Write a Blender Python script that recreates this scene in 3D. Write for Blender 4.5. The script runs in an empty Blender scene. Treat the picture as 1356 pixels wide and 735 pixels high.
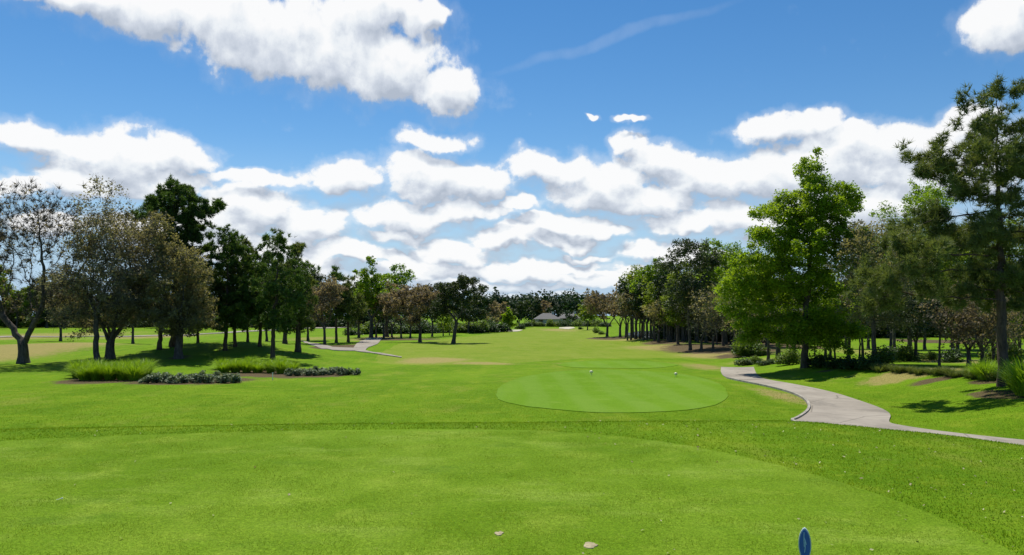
import bpy, math, random
import numpy as np
from mathutils import Vector, geometry as mgeo

# ------------------------------------------------------------------ camera, sky, sun, exposure
S = bpy.context.scene
C = S.collection
F = 1050.0            # focal length in photo pixels (photo is 1356 x 735)
CX, HZ = 678.0, 412.0 # principal column, horizon row
EYE = 1.6
PITCH = math.atan((HZ - 367.5) / F)
cam_d = bpy.data.cameras.new('camera'); cam = bpy.data.objects.new('camera', cam_d); C.objects.link(cam)
cam_d.sensor_width = 36.0; cam_d.lens = 36.0 * F / 1356.0
cam_d.clip_start = 0.05; cam_d.clip_end = 6000
cam.location = (0, 0, EYE); cam.rotation_euler = (math.pi / 2 + PITCH, 0, 0)
S.camera = cam
S.view_settings.view_transform = 'Standard'; S.view_settings.look = 'None'
S.view_settings.gamma = 1.0; S.view_settings.use_curve_mapping = False
S.view_settings.exposure = 0.3
S.cycles.max_bounces = 8; S.cycles.diffuse_bounces = 4; S.cycles.transmission_bounces = 6
S.cycles.transparent_max_bounces = 8; S.cycles.caustics_reflective = False; S.cycles.caustics_refractive = False

SUN_EL, SUN_AZ = math.radians(62), math.radians(-20)       # azimuth from +Y towards +X
sd = Vector((math.cos(SUN_EL) * math.sin(SUN_AZ), math.cos(SUN_EL) * math.cos(SUN_AZ), math.sin(SUN_EL)))
sun_d = bpy.data.lights.new('sun', 'SUN'); sun = bpy.data.objects.new('sun', sun_d); C.objects.link(sun)
sun_d.energy = 4.8; sun_d.angle = math.radians(0.5); sun_d.color = (1.0, 0.95, 0.86)
sun.rotation_euler = (-sd).to_track_quat('-Z', 'Y').to_euler(); sun.location = (0, 0, 60)

def pix_dir(px, py):
    v = Vector(((px - CX) / F, 1.0, (367.5 - py) / F))
    c, s = math.cos(PITCH), math.sin(PITCH)
    return Vector((v.x, v.y * c - v.z * s, v.y * s + v.z * c))

W_ = bpy.data.worlds.new('World'); S.world = W_; W_.use_nodes = True
nt = W_.node_tree; N = nt.nodes; L = nt.links; N.clear()

def azel(px, py):
    d = pix_dir(px, py).normalized()
    return math.atan2(d.x, d.y), math.asin(d.z)

CLOUDS = [  # photo column, row, half width, half height of each heap of cumulus
    (110,-8,95,24),(225,14,115,38),(330,42,105,48),(435,55,105,56),(520,85,85,46),(592,122,58,30),(577,22,24,17),(495,15,95,30),
    (1335,32,54,32),(1372,5,40,40),
    (35,178,52,20),(150,213,66,32),(242,203,48,24),(335,236,62,12),(215,238,70,20),(110,240,50,18),(12,252,40,12),
    (335,278,72,30),(395,300,70,26),(290,300,60,30),(190,300,60,24),(60,305,50,12),
    (575,189,47,15),(468,236,66,22),(560,232,66,30),(618,242,62,26),(600,278,70,14),(721,226,68,24),(530,285,60,22),(650,282,40,10),
    (836,188,30,18),(872,213,52,28),(935,238,72,32),(800,252,75,28),(850,268,80,20),(745,296,70,13),(790,306,60,8),
    (1040,172,62,20),(1092,160,34,18),(1150,188,84,26),(1215,196,52,28),(1010,232,66,30),(1110,222,110,36),(1272,172,36,24),(1250,215,90,40),
    (985,285,70,20),(900,296,60,14),(865,326,44,11),(1100,280,120,40),
    (455,336,66,13),(600,332,62,18),(672,312,50,14),(560,356,90,15),(700,350,100,13),(800,362,90,10),(655,374,130,9),(400,352,66,18),(770,335,40,6),
    (300,345,70,14),(250,330,60,14),(860,350,60,9),(900,330,50,12),(940,350,60,12),(745,318,44,9),(520,340,40,10),(500,372,60,9),(580,385,80,7),(720,388,90,6),(800,388,60,6),(440,385,60,8),(360,330,60,16),(530,312,40,12),(690,272,36,9),(640,250,40,14),(778,160,9,3),(835,157,22,4)]

def cloud_group():
    g = bpy.data.node_groups.new('cloud_density', 'ShaderNodeTree')
    g.interface.new_socket('P', in_out='INPUT', socket_type='NodeSocketVector')
    g.interface.new_socket('D', in_out='OUTPUT', socket_type='NodeSocketFloat')
    g.interface.new_socket('B', in_out='OUTPUT', socket_type='NodeSocketFloat')
    n, l = g.nodes, g.links
    gi = n.new('NodeGroupInput'); go = n.new('NodeGroupOutput')
    def noise(scale, detail, rough, src, off=0.0):
        t = n.new('ShaderNodeTexNoise'); t.noise_dimensions = '2D'; t.inputs['Scale'].default_value = scale; t.inputs['Detail'].default_value = detail
        t.inputs['Roughness'].default_value = rough
        m = n.new('ShaderNodeVectorMath'); m.operation = 'MULTIPLY_ADD'; m.inputs[1].default_value = (1, 1.0, 1); m.inputs[2].default_value = (off, off * .7, off * 1.3)
        l.new(src, m.inputs[0]); l.new(m.outputs[0], t.inputs['Vector']); return t
    # seen from below, a layer of cumulus crowds together towards the horizon
    sx = n.new('ShaderNodeSeparateXYZ'); l.new(gi.outputs[0], sx.inputs[0])
    y1 = n.new('ShaderNodeMath'); y1.operation = 'MAXIMUM'; y1.inputs[1].default_value = -.04; l.new(sx.outputs[1], y1.inputs[0])
    y2 = n.new('ShaderNodeMath'); y2.operation = 'ADD'; y2.inputs[1].default_value = .09; l.new(y1.outputs[0], y2.inputs[0])
    y3 = n.new('ShaderNodeMath'); y3.operation = 'LOGARITHM'; y3.inputs[1].default_value = math.e; l.new(y2.outputs[0], y3.inputs[0])
    y4 = n.new('ShaderNodeMath'); y4.operation = 'MULTIPLY'; y4.inputs[1].default_value = .31; l.new(y3.outputs[0], y4.inputs[0])
    PC = n.new('ShaderNodeCombineXYZ'); l.new(sx.outputs[0], PC.inputs[0]); l.new(y4.outputs[0], PC.inputs[1])
    # warp the domain so that the heaps have torn, rolling outlines
    wn = noise(9, 4, .6, gi.outputs[0], 3.1)
    ws = n.new('ShaderNodeVectorMath'); ws.operation = 'SUBTRACT'; ws.inputs[1].default_value = (.5, .5, .5); l.new(wn.outputs['Color'], ws.inputs[0])
    wm = n.new('ShaderNodeVectorMath'); wm.operation = 'MULTIPLY_ADD'; wm.inputs[1].default_value = (.06, .06, 0)
    l.new(ws.outputs[0], wm.inputs[0]); l.new(gi.outputs[0], wm.inputs[2])
    prev = None
    for (px, py, rx, ry) in CLOUDS:
        a, e = azel(px, py)
        ra, re = rx / F * 1.09, ry / F * 1.13
        m = n.new('ShaderNodeVectorMath'); m.operation = 'MULTIPLY_ADD'
        m.inputs[1].default_value = (1 / ra, 1 / re, 0); m.inputs[2].default_value = (-a / ra, -e / re, 0)
        l.new(wm.outputs[0], m.inputs[0])
        ln = n.new('ShaderNodeVectorMath'); ln.operation = 'LENGTH'; l.new(m.outputs[0], ln.inputs[0])
        if prev is None: prev = ln.outputs['Value']
        else:
            mn = n.new('ShaderNodeMath'); mn.operation = 'SMOOTH_MIN'; mn.inputs[2].default_value = .10
            l.new(prev, mn.inputs[0]); l.new(ln.outputs['Value'], mn.inputs[1]); prev = mn.outputs[0]
    f1 = noise(16, 10, .66, PC.outputs[0])
    v = n.new('ShaderNodeTexVoronoi'); v.voronoi_dimensions = '2D'; v.feature = 'SMOOTH_F1'; v.inputs['Scale'].default_value = 30; v.inputs['Smoothness'].default_value = .5
    v.inputs['Detail'].default_value = 1.0; v.inputs['Roughness'].default_value = .6
    vm = n.new('ShaderNodeVectorMath'); vm.operation = 'MULTIPLY'; vm.inputs[1].default_value = (1, 1.3, 1); l.new(PC.outputs[0], vm.inputs[0]); l.new(vm.outputs[0], v.inputs['Vector'])
    a1 = n.new('ShaderNodeMath'); a1.operation = 'MULTIPLY_ADD'; a1.inputs[1].default_value = 2.7; a1.inputs[2].default_value = -1.25; l.new(f1.outputs['Fac'], a1.inputs[0])
    a2 = n.new('ShaderNodeMath'); a2.operation = 'MULTIPLY_ADD'; a2.inputs[1].default_value = -.6; a2.inputs[2].default_value = .26; l.new(v.outputs['Distance'], a2.inputs[0])
    s1 = n.new('ShaderNodeMath'); s1.operation = 'ADD'; l.new(a1.outputs[0], s1.inputs[0]); l.new(a2.outputs[0], s1.inputs[1])
    inv = n.new('ShaderNodeMath'); inv.operation = 'SUBTRACT'; inv.inputs[0].default_value = 1.0; l.new(prev, inv.inputs[1])
    g2 = n.new('ShaderNodeMath'); g2.operation = 'MULTIPLY'; g2.inputs[1].default_value = 2.3; l.new(inv.outputs[0], g2.inputs[0])
    g3 = n.new('ShaderNodeMath'); g3.operation = 'MINIMUM'; g3.inputs[1].default_value = 1.1; l.new(g2.outputs[0], g3.inputs[0])
    cl = n.new('ShaderNodeMath'); cl.operation = 'MAXIMUM'; cl.inputs[1].default_value = -1.2; l.new(g3.outputs[0], cl.inputs[0])
    s2 = n.new('ShaderNodeMath'); s2.operation = 'ADD'; l.new(cl.outputs[0], s2.inputs[0]); l.new(s1.outputs[0], s2.inputs[1])
    l.new(s2.outputs[0], go.inputs[0]); l.new(inv.outputs[0], go.inputs[1]); return g

def build_world():
    tc = N.new('ShaderNodeTexCoord')
    sep = N.new('ShaderNodeSeparateXYZ'); L.new(tc.outputs['Generated'], sep.inputs[0])
    def M(op, a, b=None, c=None, clamp=False):
        m = N.new('ShaderNodeMath'); m.operation = op; m.use_clamp = clamp
        for i, x in enumerate((a, b, c)):
            if x is None: continue
            if isinstance(x, (int, float)): m.inputs[i].default_value = x
            else: L.new(x, m.inputs[i])
        return m.outputs[0]
    az = M('ARCTAN2', sep.outputs['X'], sep.outputs['Y']); el = M('ARCSINE', sep.outputs['Z'])
    P = N.new('ShaderNodeCombineXYZ'); L.new(az, P.inputs[0]); L.new(el, P.inputs[1])
    g = cloud_group()
    def ev(vec):
        x = N.new('ShaderNodeGroup'); x.node_tree = g; L.new(vec, x.inputs[0]); return x.outputs[0], x.outputs[1]
    up = N.new('ShaderNodeVectorMath'); up.operation = 'ADD'; up.inputs[1].default_value = (-.006, .021, 0); L.new(P.outputs[0], up.inputs[0])
    (d0, B0), (d1, B1) = ev(P.outputs[0]), ev(up.outputs[0])
    def ramp(x, lo, hi):
        m = N.new('ShaderNodeMapRange'); m.interpolation_type = 'SMOOTHSTEP'
        m.inputs['From Min'].default_value = lo; m.inputs['From Max'].default_value = hi; L.new(x, m.inputs['Value']); return m.outputs[0]
    mask = ramp(d0, -.08, .62)
    veil = M('MULTIPLY', ramp(d0, -.8, .3), M('MULTIPLY_ADD', ramp(el, .30, .08), .30, .14))
    mask = M('MAXIMUM', mask, veil)
    # brightness of the cloud: bright crests, grey bellies
    diff = M('SUBTRACT', d0, d1)
    big = M('MULTIPLY', M('SUBTRACT', B0, B1), .55)
    lit = M('ADD', M('MULTIPLY_ADD', diff, .46, .57), big)
    thick = ramp(d0, .6, 2.0)
    lit2 = M('MULTIPLY_ADD', thick, -.26, lit, clamp=True)
    cr = N.new('ShaderNodeValToRGB'); e = cr.color_ramp.elements
    e[0].position = .0; e[0].color = (.37, .415, .49, 1); e[1].position = .85; e[1].color = (.80, .80, .80, 1)
    m1 = e.new(.35); m1.color = (.53, .57, .635, 1); m2 = e.new(.58); m2.color = (.69, .72, .75, 1)
    L.new(lit2, cr.inputs[0])
    # thin cirrus streak across the upper sky
    (a0, e0), (a1, e1) = azel(965, 0), azel(660, 95)
    ux, uy = a1 - a0, e1 - e0; ul = math.hypot(ux, uy); ux /= ul; uy /= ul
    mx, my = (a0 + a1) / 2, (e0 + e1) / 2
    t = N.new('ShaderNodeVectorMath'); t.operation = 'DOT_PRODUCT'; t.inputs[1].default_value = (ux, uy, 0); L.new(P.outputs[0], t.inputs[0])
    s = N.new('ShaderNodeVectorMath'); s.operation = 'DOT_PRODUCT'; s.inputs[1].default_value = (-uy, ux, 0); L.new(P.outputs[0], s.inputs[0])
    nz = N.new('ShaderNodeTexNoise'); nz.inputs['Scale'].default_value = 9; nz.inputs['Detail'].default_value = 5; L.new(P.outputs[0], nz.inputs['Vector'])
    tt = M('SUBTRACT', t.outputs['Value'], ux * mx + uy * my); ss = M('SUBTRACT', s.outputs['Value'], -uy * mx + ux * my)
    ss = M('ADD', ss, M('MULTIPLY', M('SUBTRACT', nz.outputs['Fac'], .5), .03))
    q = M('ADD', M('POWER', M('ABSOLUTE', M('MULTIPLY', tt, 1 / (ul * .62))), 2.0), M('POWER', M('ABSOLUTE', M('MULTIPLY', ss, 1 / .009)), 2.0))
    wisp = M('MULTIPLY', M('SUBTRACT', 1.0, ramp(q, 0, 1.0)), .10)
    # sky
    sky = N.new('ShaderNodeTexSky'); sky.sky_type = 'NISHITA'; sky.sun_disc = False
    sky.sun_elevation = SUN_EL; sky.sun_rotation = SUN_AZ; sky.altitude = 200; sky.air_density = 1.0; sky.dust_density = .0; sky.ozone_density = 3.0
    hs = N.new('ShaderNodeHueSaturation'); hs.inputs['Saturation'].default_value = 1.28; L.new(sky.outputs[0], hs.inputs['Color'])
    b0 = N.new('ShaderNodeBackground'); b0.inputs['Strength'].default_value = .088; hz = N.new('ShaderNodeMix'); hz.data_type = 'RGBA'; L.new(ramp(el, -.02, .22), hz.inputs[0]); hz.inputs[6].default_value = (3.9, 5.6, 7.6, 1); L.new(hs.outputs[0], hz.inputs[7])
    L.new(hz.outputs[2], b0.inputs[0])
    b1 = N.new('ShaderNodeBackground'); b1.inputs['Strength'].default_value = 1.0; L.new(cr.outputs[0], b1.inputs[0])
    mask = M('MULTIPLY', mask, ramp(el, -.02, .05))
    mask = M('MAXIMUM', mask, wisp)
    mask = M('MULTIPLY', mask, .97)
    mix = N.new('ShaderNodeMixShader'); L.new(mask, mix.inputs[0]); L.new(b0.outputs[0], mix.inputs[1]); L.new(b1.outputs[0], mix.inputs[2])
    out = N.new('ShaderNodeOutputWorld'); L.new(mix.outputs[0], out.inputs[0])
build_world()
try: W_.cycles.sampling_method = 'MANUAL'; W_.cycles.sample_map_resolution = 512
except Exception: pass

# ------------------------------------------------------------------ helpers
def tag(o, label=None, cat=None, group=None, kind=None):
    for k, v in (('label', label), ('category', cat), ('group', group), ('kind', kind)):
        if v: o[k] = v
    return o
def mesh_np(name, verts, faces, mats=(), fmat=None, tint=None, smooth=False):
    """verts (n,3); faces: list of int arrays (m,k); fmat / tint: per face arrays in the same order"""
    me = bpy.data.meshes.new(name)
    verts = np.asarray(verts, np.float32)
    fl = [np.asarray(f, np.int32) for f in (faces if isinstance(faces, list) else [faces]) if len(f)]
    me.vertices.add(len(verts)); me.vertices.foreach_set('co', verts.ravel())
    idx = np.concatenate([f.ravel() for f in fl]); tot = np.concatenate([np.full(len(f), f.shape[1], np.int32) for f in fl])
    me.loops.add(len(idx)); me.loops.foreach_set('vertex_index', idx)
    me.polygons.add(len(tot)); me.polygons.foreach_set('loop_start', np.concatenate([[0], np.cumsum(tot)[:-1]]).astype(np.int32))
    try: me.polygons.foreach_set('loop_total', tot)
    except Exception: pass
    for m in mats: me.materials.append(m)
    if fmat is not None: me.polygons.foreach_set('material_index', np.asarray(fmat, np.int32))
    if tint is not None:
        a = me.attributes.new('tint', 'FLOAT', 'FACE'); a.data.foreach_set('value', np.asarray(tint, np.float32))
    me.polygons.foreach_set('use_smooth', np.full(len(tot), smooth))
    me.update(calc_edges=True); me.validate()
    return me
def link(name, me, parent=None, loc=None):
    o = bpy.data.objects.new(name, me); C.objects.link(o)
    if parent: o.parent = parent
    if loc is not None: o.location = loc
    return o
def sstep(a, b, x):
    t = np.clip((np.asarray(x, float) - a) / (b - a), 0, 1); return t * t * (3 - 2 * t)
def in_poly(px, py, poly):
    px = np.asarray(px, float); py = np.asarray(py, float); ins = np.zeros(px.shape, bool); n = len(poly)
    for i in range(n):
        x0, y0 = poly[i]; x1, y1 = poly[(i + 1) % n]
        if y0 == y1: continue
        c = ((y0 > py) != (y1 > py)) & (px < (x1 - x0) * (py - y0) / (y1 - y0) + x0)
        ins ^= c
    return ins
def dist_poly(px, py, poly):
    px = np.asarray(px, float); py = np.asarray(py, float); d = np.full(px.shape, 1e9); n = len(poly)
    for i in range(n):
        x0, y0 = poly[i]; x1, y1 = poly[(i + 1) % n]
        dx, dy = x1 - x0, y1 - y0; t = np.clip(((px - x0) * dx + (py - y0) * dy) / (dx * dx + dy * dy + 1e-12), 0, 1)
        d = np.minimum(d, np.hypot(px - x0 - t * dx, py - y0 - t * dy))
    return d

# ------------------------------------------------------------------ terrain
_D = np.array([-50, 0, 18, 25, 35, 45, 60, 88, 130, 180, 250, 400, 700, 1500, 4000.])
_H = np.array([-1.0, -1.0, -1.0, -1.13, -1.25, -1.4, -1.6, -2.0, -2.4, -2.6, -3.0, -4.2, -6, -10, -22.])
_g = np.concatenate([np.arange(-50, 60, .5), np.arange(60, 4000, 2.0)])
_gh = np.interp(_g, _D, _H)
_ker = np.ones(9) / 9
for _ in range(2): _gh[4:-4] = np.convolve(_gh, _ker, 'valid')
PLATEAU = [(-14, -30), (-14, 3), (-10, 8.6), (-6.7, 10.3), (-3, 10.75), (0, 10.9), (2, 11.05), (3.95, 11.1), (5.0, 10.1), (5.7, 8.8), (7.4, 6.2), (9, 1), (9.5, -30)]
def hgt(x, y):
    x = np.asarray(x, float); y = np.asarray(y, float)
    b = np.interp(y, _g, _gh)
    # rolling ground either side
    far = sstep(30, 60, y)
    b = b + far * (.16 * np.sin(x * .11 + 1.3) * np.cos(y * .07) + .10 * np.sin(x * .05 - y * .045)) * (1 - .8 * np.exp(-(x / 20) ** 2))
    b = b + 1.05 * np.exp(-((x + 19) / 6.5) ** 2 - ((y - 53) / 9.0) ** 2) + .7 * np.exp(-((x + 34) / 9.0) ** 2 - ((y - 60) / 9.0) ** 2)
    b = b + .06 * sstep(18, 24, y) * np.sin(x * .6) * np.cos(y * .33)
    xe = np.interp(y, [10, 14.5, 15.9, 17.1, 18.2, 21.2, 27, 34, 42, 60], [14.5, 12.2, 10.5, 9.5, 9.1, 10.6, 11.7, 11.2, 11.4, 13])
    b = b + (.62 * sstep(0, 4.5, x - xe) - .12 * sstep(-.6, .4, x - xe)*0) * sstep(8, 16, y) * (1 - .45 * sstep(30, 46, y))
    # the two forward tees are low platforms
    for (cx, cy, rx, ry, up) in ((3.4, 27.5, 4.1, 8.0, .07), (6.3, 46, 5.4, 5.0, .03)):
        q = np.hypot((x - cx) / rx, (y - cy) / ry); b = b + up * (1 - sstep(.98, 1.18, q))
    ins = in_poly(x, y, PLATEAU); d = np.where(ins, 0.0, dist_poly(x, y, PLATEAU))
    k = 1 - sstep(0, 6.5, d + .0)
    return b * (1 - k) + 0.0 * k
_ts = np.concatenate([np.arange(2, 60, .04), np.arange(60, 400, .25), np.arange(400, 1600, 2)])
def W(px, py):
    """point of the ground seen at a photo pixel"""
    d = pix_dir(px, py); d = d / d.y
    z = EYE + d.z * _ts; g = hgt(d.x * _ts, _ts)
    k = np.nonzero(z <= g)[0]
    t = _ts[k[0]] if len(k) else 1200.0
    return Vector((d.x * t, t, float(hgt(d.x * t, t))))

# ------------------------------------------------------------------ materials
def newmat(name):
    m = bpy.data.materials.new(name); m.use_nodes = True; m.node_tree.nodes.clear(); return m, m.node_tree.nodes, m.node_tree.links
class G:  # small node graph helper
    def __init__(s, n, l): s.n, s.l = n, l
    def put(s, x, sock):
        if isinstance(x, (int, float)): sock.default_value = x
        elif isinstance(x, tuple): sock.default_value = x if len(x) == 4 or sock.type == 'VECTOR' else (*x, 1)
        else: s.l.new(x, sock)
    def noise(s, scale, detail=4, rough=.55, vec=None, dist=0):
        t = s.n.new('ShaderNodeTexNoise'); t.inputs['Scale'].default_value = scale; t.inputs['Detail'].default_value = detail
        t.inputs['Roughness'].default_value = rough; t.inputs['Distortion'].default_value = dist
        if vec is not None: s.l.new(vec, t.inputs['Vector'])
        return t.outputs['Fac']
    def ramp(s, x, lo, hi, a=0.0, b=1.0):
        m = s.n.new('ShaderNodeMapRange'); m.interpolation_type = 'SMOOTHSTEP'
        for k, v in (('From Min', lo), ('From Max', hi), ('To Min', a), ('To Max', b)): m.inputs[k].default_value = v
        s.l.new(x, m.inputs['Value']); return m.outputs[0]
    def mix(s, f, a, b, mode='MIX'):
        m = s.n.new('ShaderNodeMix'); m.data_type = 'RGBA'; m.blend_type = mode; m.clamp_factor = True
        s.put(f, m.inputs[0]); s.put(a, m.inputs[6]); s.put(b, m.inputs[7]); return m.outputs[2]
    def math(s, op, a, b=0.0, clamp=False):
        m = s.n.new('ShaderNodeMath'); m.operation = op; m.use_clamp = clamp; s.put(a, m.inputs[0]); s.put(b, m.inputs[1]); return m.outputs[0]
    def attr(s, name):
        a = s.n.new('ShaderNodeAttribute'); a.attribute_name = name; return a.outputs['Fac']
    def coord(s, which='Object', scale=None, rot=0):
        t = s.n.new('ShaderNodeTexCoord'); o = t.outputs[which]
        if scale is None: return o
        m = s.n.new('ShaderNodeMapping'); m.inputs['Scale'].default_value = scale; m.inputs['Rotation'].default_value = (0, 0, rot)
        s.l.new(o, m.inputs['Vector']); return m.outputs[0]
    def bsdf(s, col, rough=.9, spec=.2, bump=None, bstr=.4, bdist=.02, metal=0):
        p = s.n.new('ShaderNodeBsdfPrincipled'); s.put(col, p.inputs['Base Color']); s.put(rough, p.inputs['Roughness'])
        p.inputs['Specular IOR Level'].default_value = spec; p.inputs['Metallic'].default_value = metal
        if bump is not None:
            b = s.n.new('ShaderNodeBump'); b.inputs['Strength'].default_value = bstr; b.inputs['Distance'].default_value = bdist
            s.l.new(bump, b.inputs['Height']); s.l.new(b.outputs[0], p.inputs['Normal'])
        return p
    def out(s, sh):
        o = s.n.new('ShaderNodeOutputMaterial'); s.l.new(sh, o.inputs[0])

def turf_mat(name, kind):
    m, n, l = newmat(name); g = G(n, l)
    P = g.coord()
    big = g.noise(.3, 6, .68, P); mid = g.noise(1.3, 5, .6, P, .3); sml = g.noise(9, 5, .65, P)
    fine = g.noise(70, 4, .7, P); vfine = g.noise(260, 2, .7, P)
    streak = g.noise(1, 3, .6, g.coord('Object', (.9, .12, 1), .18))
    if kind == 'tee':
        a, b, c = (.180, .300, .018), (.128, .235, .008), (.270, .370, .040)
    elif kind == 'forward':
        a, b, c = (.165, .305, .018), (.140, .275, .010), (.205, .325, .040)
    elif kind == 'fairway':
        a, b, c = (.235, .305, .034), (.185, .275, .020), (.290, .330, .065)
    else:
        a, b, c = (.165, .300, .010), (.120, .240, .007), (.265, .350, .026)
    col = g.mix(g.ramp(big, .35, .65), a, b)
    col = g.mix(g.ramp(mid, .50, .75, 0, .75), col, c)
    col = g.mix(g.ramp(streak, .45, .75, 0, .35), col, c)
    if kind == 'tee':
        wear = g.ramp(g.noise(.75, 7, .72, g.coord('Object', (.75, 1.3, 1), .1)), .50, .70, 0, .5)
        col = g.mix(wear, col, (.310, .410, .070))
        col = g.mix(g.ramp(g.noise(.8, 4, .6, g.coord('Object', (1, 1.6, 1), 2.1)), .55, .75, 0, .6), col, (.100, .200, .014))
    if kind == 'forward':
        mow = g.n.new('ShaderNodeTexWave'); mow.inputs['Scale'].default_value = .22; mow.inputs['Distortion'].default_value = 1.2
        l.new(P, mow.inputs['Vector']); col = g.mix(g.ramp(mow.outputs['Fac'], .2, .8, 0, .4), col, (.190, .320, .045))
    if kind == 'rough':
        col = g.mix(g.ramp(sml, .50, .72, 0, .6), col, (.27, .37, .02))
    if kind in ('rough', 'fairway'):
        pch = g.ramp(g.noise(.5, 7, .7, g.coord('Object', (1, .55, 1), .4)), .54, .68, 0, .55); col = g.mix(pch, col, (.27, .315, .045))
        dry = g.attr('dry'); soil_shade = g.attr('soil_shade')
        dn = g.math('ADD', dry, g.math('MULTIPLY', g.math('SUBTRACT', g.noise(2.4, 7, .75, P, .5), .5), 1.5)); dn = g.ramp(dn, .25, .75)
        dn = g.math('MULTIPLY', dn, g.ramp(dry, .03, .2))
        dcol = g.mix(sml, (.33, .29, .085), (.42, .32, .15))
        col = g.mix(g.math('MULTIPLY', dn, .9), col, dcol)
        sn = g.ramp(g.math('ADD', soil_shade, g.math('MULTIPLY', g.math('SUBTRACT', mid, .5), .9)), .35, .65)
        sn = g.math('MULTIPLY', sn, g.ramp(soil_shade, .05, .25))
        col = g.mix(sn, col, g.mix(sml, (.085, .060, .034), (.200, .150, .090)))  # dark earth colour, doubling as painted shade beneath the trees
    weed = g.ramp(g.noise(3.2, 6, .75, P, .8), .56, .70, 0, .55 if kind in ('rough', 'fairway') else .3)
    col = g.mix(weed, col, g.mix(1.0, col, (.62, .74, .55), 'MULTIPLY'))
    tip = g.ramp(g.noise(6.5, 6, .8, g.coord('Object', (1, .6, 1), .7)), .60, .74, 0, .5)
    col = g.mix(tip, col, (.30, .33, .09))
    # blades: light and dark flecks of real grass
    c1 = g.ramp(g.noise(24, 5, .75, P), .40, .62, 1, 0); col = g.mix(c1, col, g.mix(1.0, col, (.74, .80, .66), 'MULTIPLY'))
    c2 = g.ramp(g.noise(10, 6, .8, P, .4), .52, .70, 0, .5); col = g.mix(c2, col, g.mix(1.0, col, (1.32, 1.18, 1.25), 'MULTIPLY'))
    lo = .62 if kind in ('rough',) else .64
    col = g.mix(g.ramp(fine, .38, .62, 1, 0), col, g.mix(1.0, col, (lo, lo, lo), 'MULTIPLY'))
    col = g.mix(g.ramp(vfine, .5, .72, 0, .45), col, g.mix(1.0, col, (1.55, 1.4, 1.5), 'MULTIPLY'))
    h = g.math('ADD', g.math('MULTIPLY', fine, .6), g.math('MULTIPLY', vfine, .4))
    h = g.math('ADD', h, g.math('MULTIPLY', sml, 1.2 if kind == 'rough' else .5))
    p = g.bsdf(col, .95, .04, h, .6, .035 if kind == 'rough' else .014)
    g.out(p.outputs[0]); return m

def leaf_mat(name, c0, c1, trans=.45, rough=.5, nscale=.6, spec=.22):
    m, n, l = newmat(name); g = G(n, l)
    t = g.attr('tint'); nz = g.noise(nscale, 3, .6, g.coord('Object'))
    f = g.math('ADD', g.math('MULTIPLY', t, .65), g.math('MULTIPLY', g.ramp(nz, .35, .65), .4), clamp=True)
    col = g.mix(f, c0, c1)
    p = g.bsdf(col, rough, spec)
    tr = n.new('ShaderNodeBsdfTranslucent'); l.new(g.mix(1.0, col, (1.25, 1.2, .6), 'MULTIPLY'), tr.inputs[0])
    mx = n.new('ShaderNodeMixShader'); mx.inputs[0].default_value = trans
    l.new(p.outputs[0], mx.inputs[1]); l.new(tr.outputs[0], mx.inputs[2]); g.out(mx.outputs[0]); return m

def bark_mat(name, c0, c1):
    m, n, l = newmat(name); g = G(n, l)
    nz = g.noise(3.0, 6, .7, g.coord('Object', (3, 3, .7)), .6); n2 = g.noise(14, 4, .7, g.coord('Object', (1, 1, .35)))
    col = g.mix(g.ramp(nz, .35, .65), c0, c1); col = g.mix(g.ramp(n2, .5, .7, 0, .5), col, (.02, .017, .014))
    g.out(g.bsdf(col, .95, .15, n2, .8, .03).outputs[0]); return m

def plain(name, col, rough=.6, spec=.4, nvar=.0, scale=8, bstr=.2, metal=0):
    m, n, l = newmat(name); g = G(n, l); nz = g.noise(scale, 5, .6, g.coord('Object'))
    c = g.mix(g.ramp(nz, .3, .7, 0, 1), col, tuple(x * (1 - nvar) for x in col))
    g.out(g.bsdf(c, rough, spec, nz, bstr, .01, metal).outputs[0]); return m

M_tee = turf_mat('tee turf', 'tee'); M_fwd = turf_mat('forward tee turf', 'forward')
M_fair = turf_mat('fairway turf', 'fairway'); M_rough = turf_mat('rough turf', 'rough')
M_blade = leaf_mat('grass blade', (.090, .200, .006), (.300, .400, .024), .3, .7, 1.3, .05)
M_pine = leaf_mat('pine needles', (.030, .076, .014), (.115, .185, .036), .35, .5, .5)
M_pine2 = leaf_mat('olive pine needles', (.056, .095, .022), (.190, .225, .066), .38, .5, .5)
M_spring = leaf_mat('spring leaves', (.095, .195, .008), (.290, .400, .022), .55, .45, .45)
M_green = leaf_mat('green leaves', (.080, .140, .014), (.245, .315, .040), .5, .45, .5)
M_vivid = leaf_mat('vivid leaves', (.075, .165, .010), (.230, .340, .026), .52, .45, .5)
M_oak = leaf_mat('live oak leaves', (.026, .048, .015), (.085, .110, .042), .25, .5, .5)
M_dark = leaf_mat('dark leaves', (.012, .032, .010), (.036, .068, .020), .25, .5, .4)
M_grey = leaf_mat('olive grey leaves', (.120, .112, .066), (.330, .300, .200), .42, .7, .5, .15)
M_brown = leaf_mat('russet grey leaves', (.120, .096, .066), (.320, .260, .185), .42, .7, .5, .15)
M_tan = leaf_mat('tan green leaves', (.125, .118, .058), (.300, .280, .145), .45, .6, .5, .15)
M_shrub = leaf_mat('grey green shrub leaves', (.050, .095, .035), (.240, .300, .165), .2, .55, 3)
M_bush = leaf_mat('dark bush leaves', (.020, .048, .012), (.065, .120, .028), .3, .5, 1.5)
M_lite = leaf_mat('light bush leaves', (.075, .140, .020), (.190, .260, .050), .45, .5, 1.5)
M_grass = leaf_mat('ornamental grass', (.120, .240, .008), (.340, .500, .030), .4, .5, 2)
M_bark = bark_mat('dark bark', (.055, .046, .038), (.130, .112, .092))
M_pbark = bark_mat('pine bark', (.050, .038, .030), (.120, .088, .066))
M_gbark = bark_mat('grey bark', (.085, .078, .070), (.180, .168, .150))
M_path = None
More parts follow.
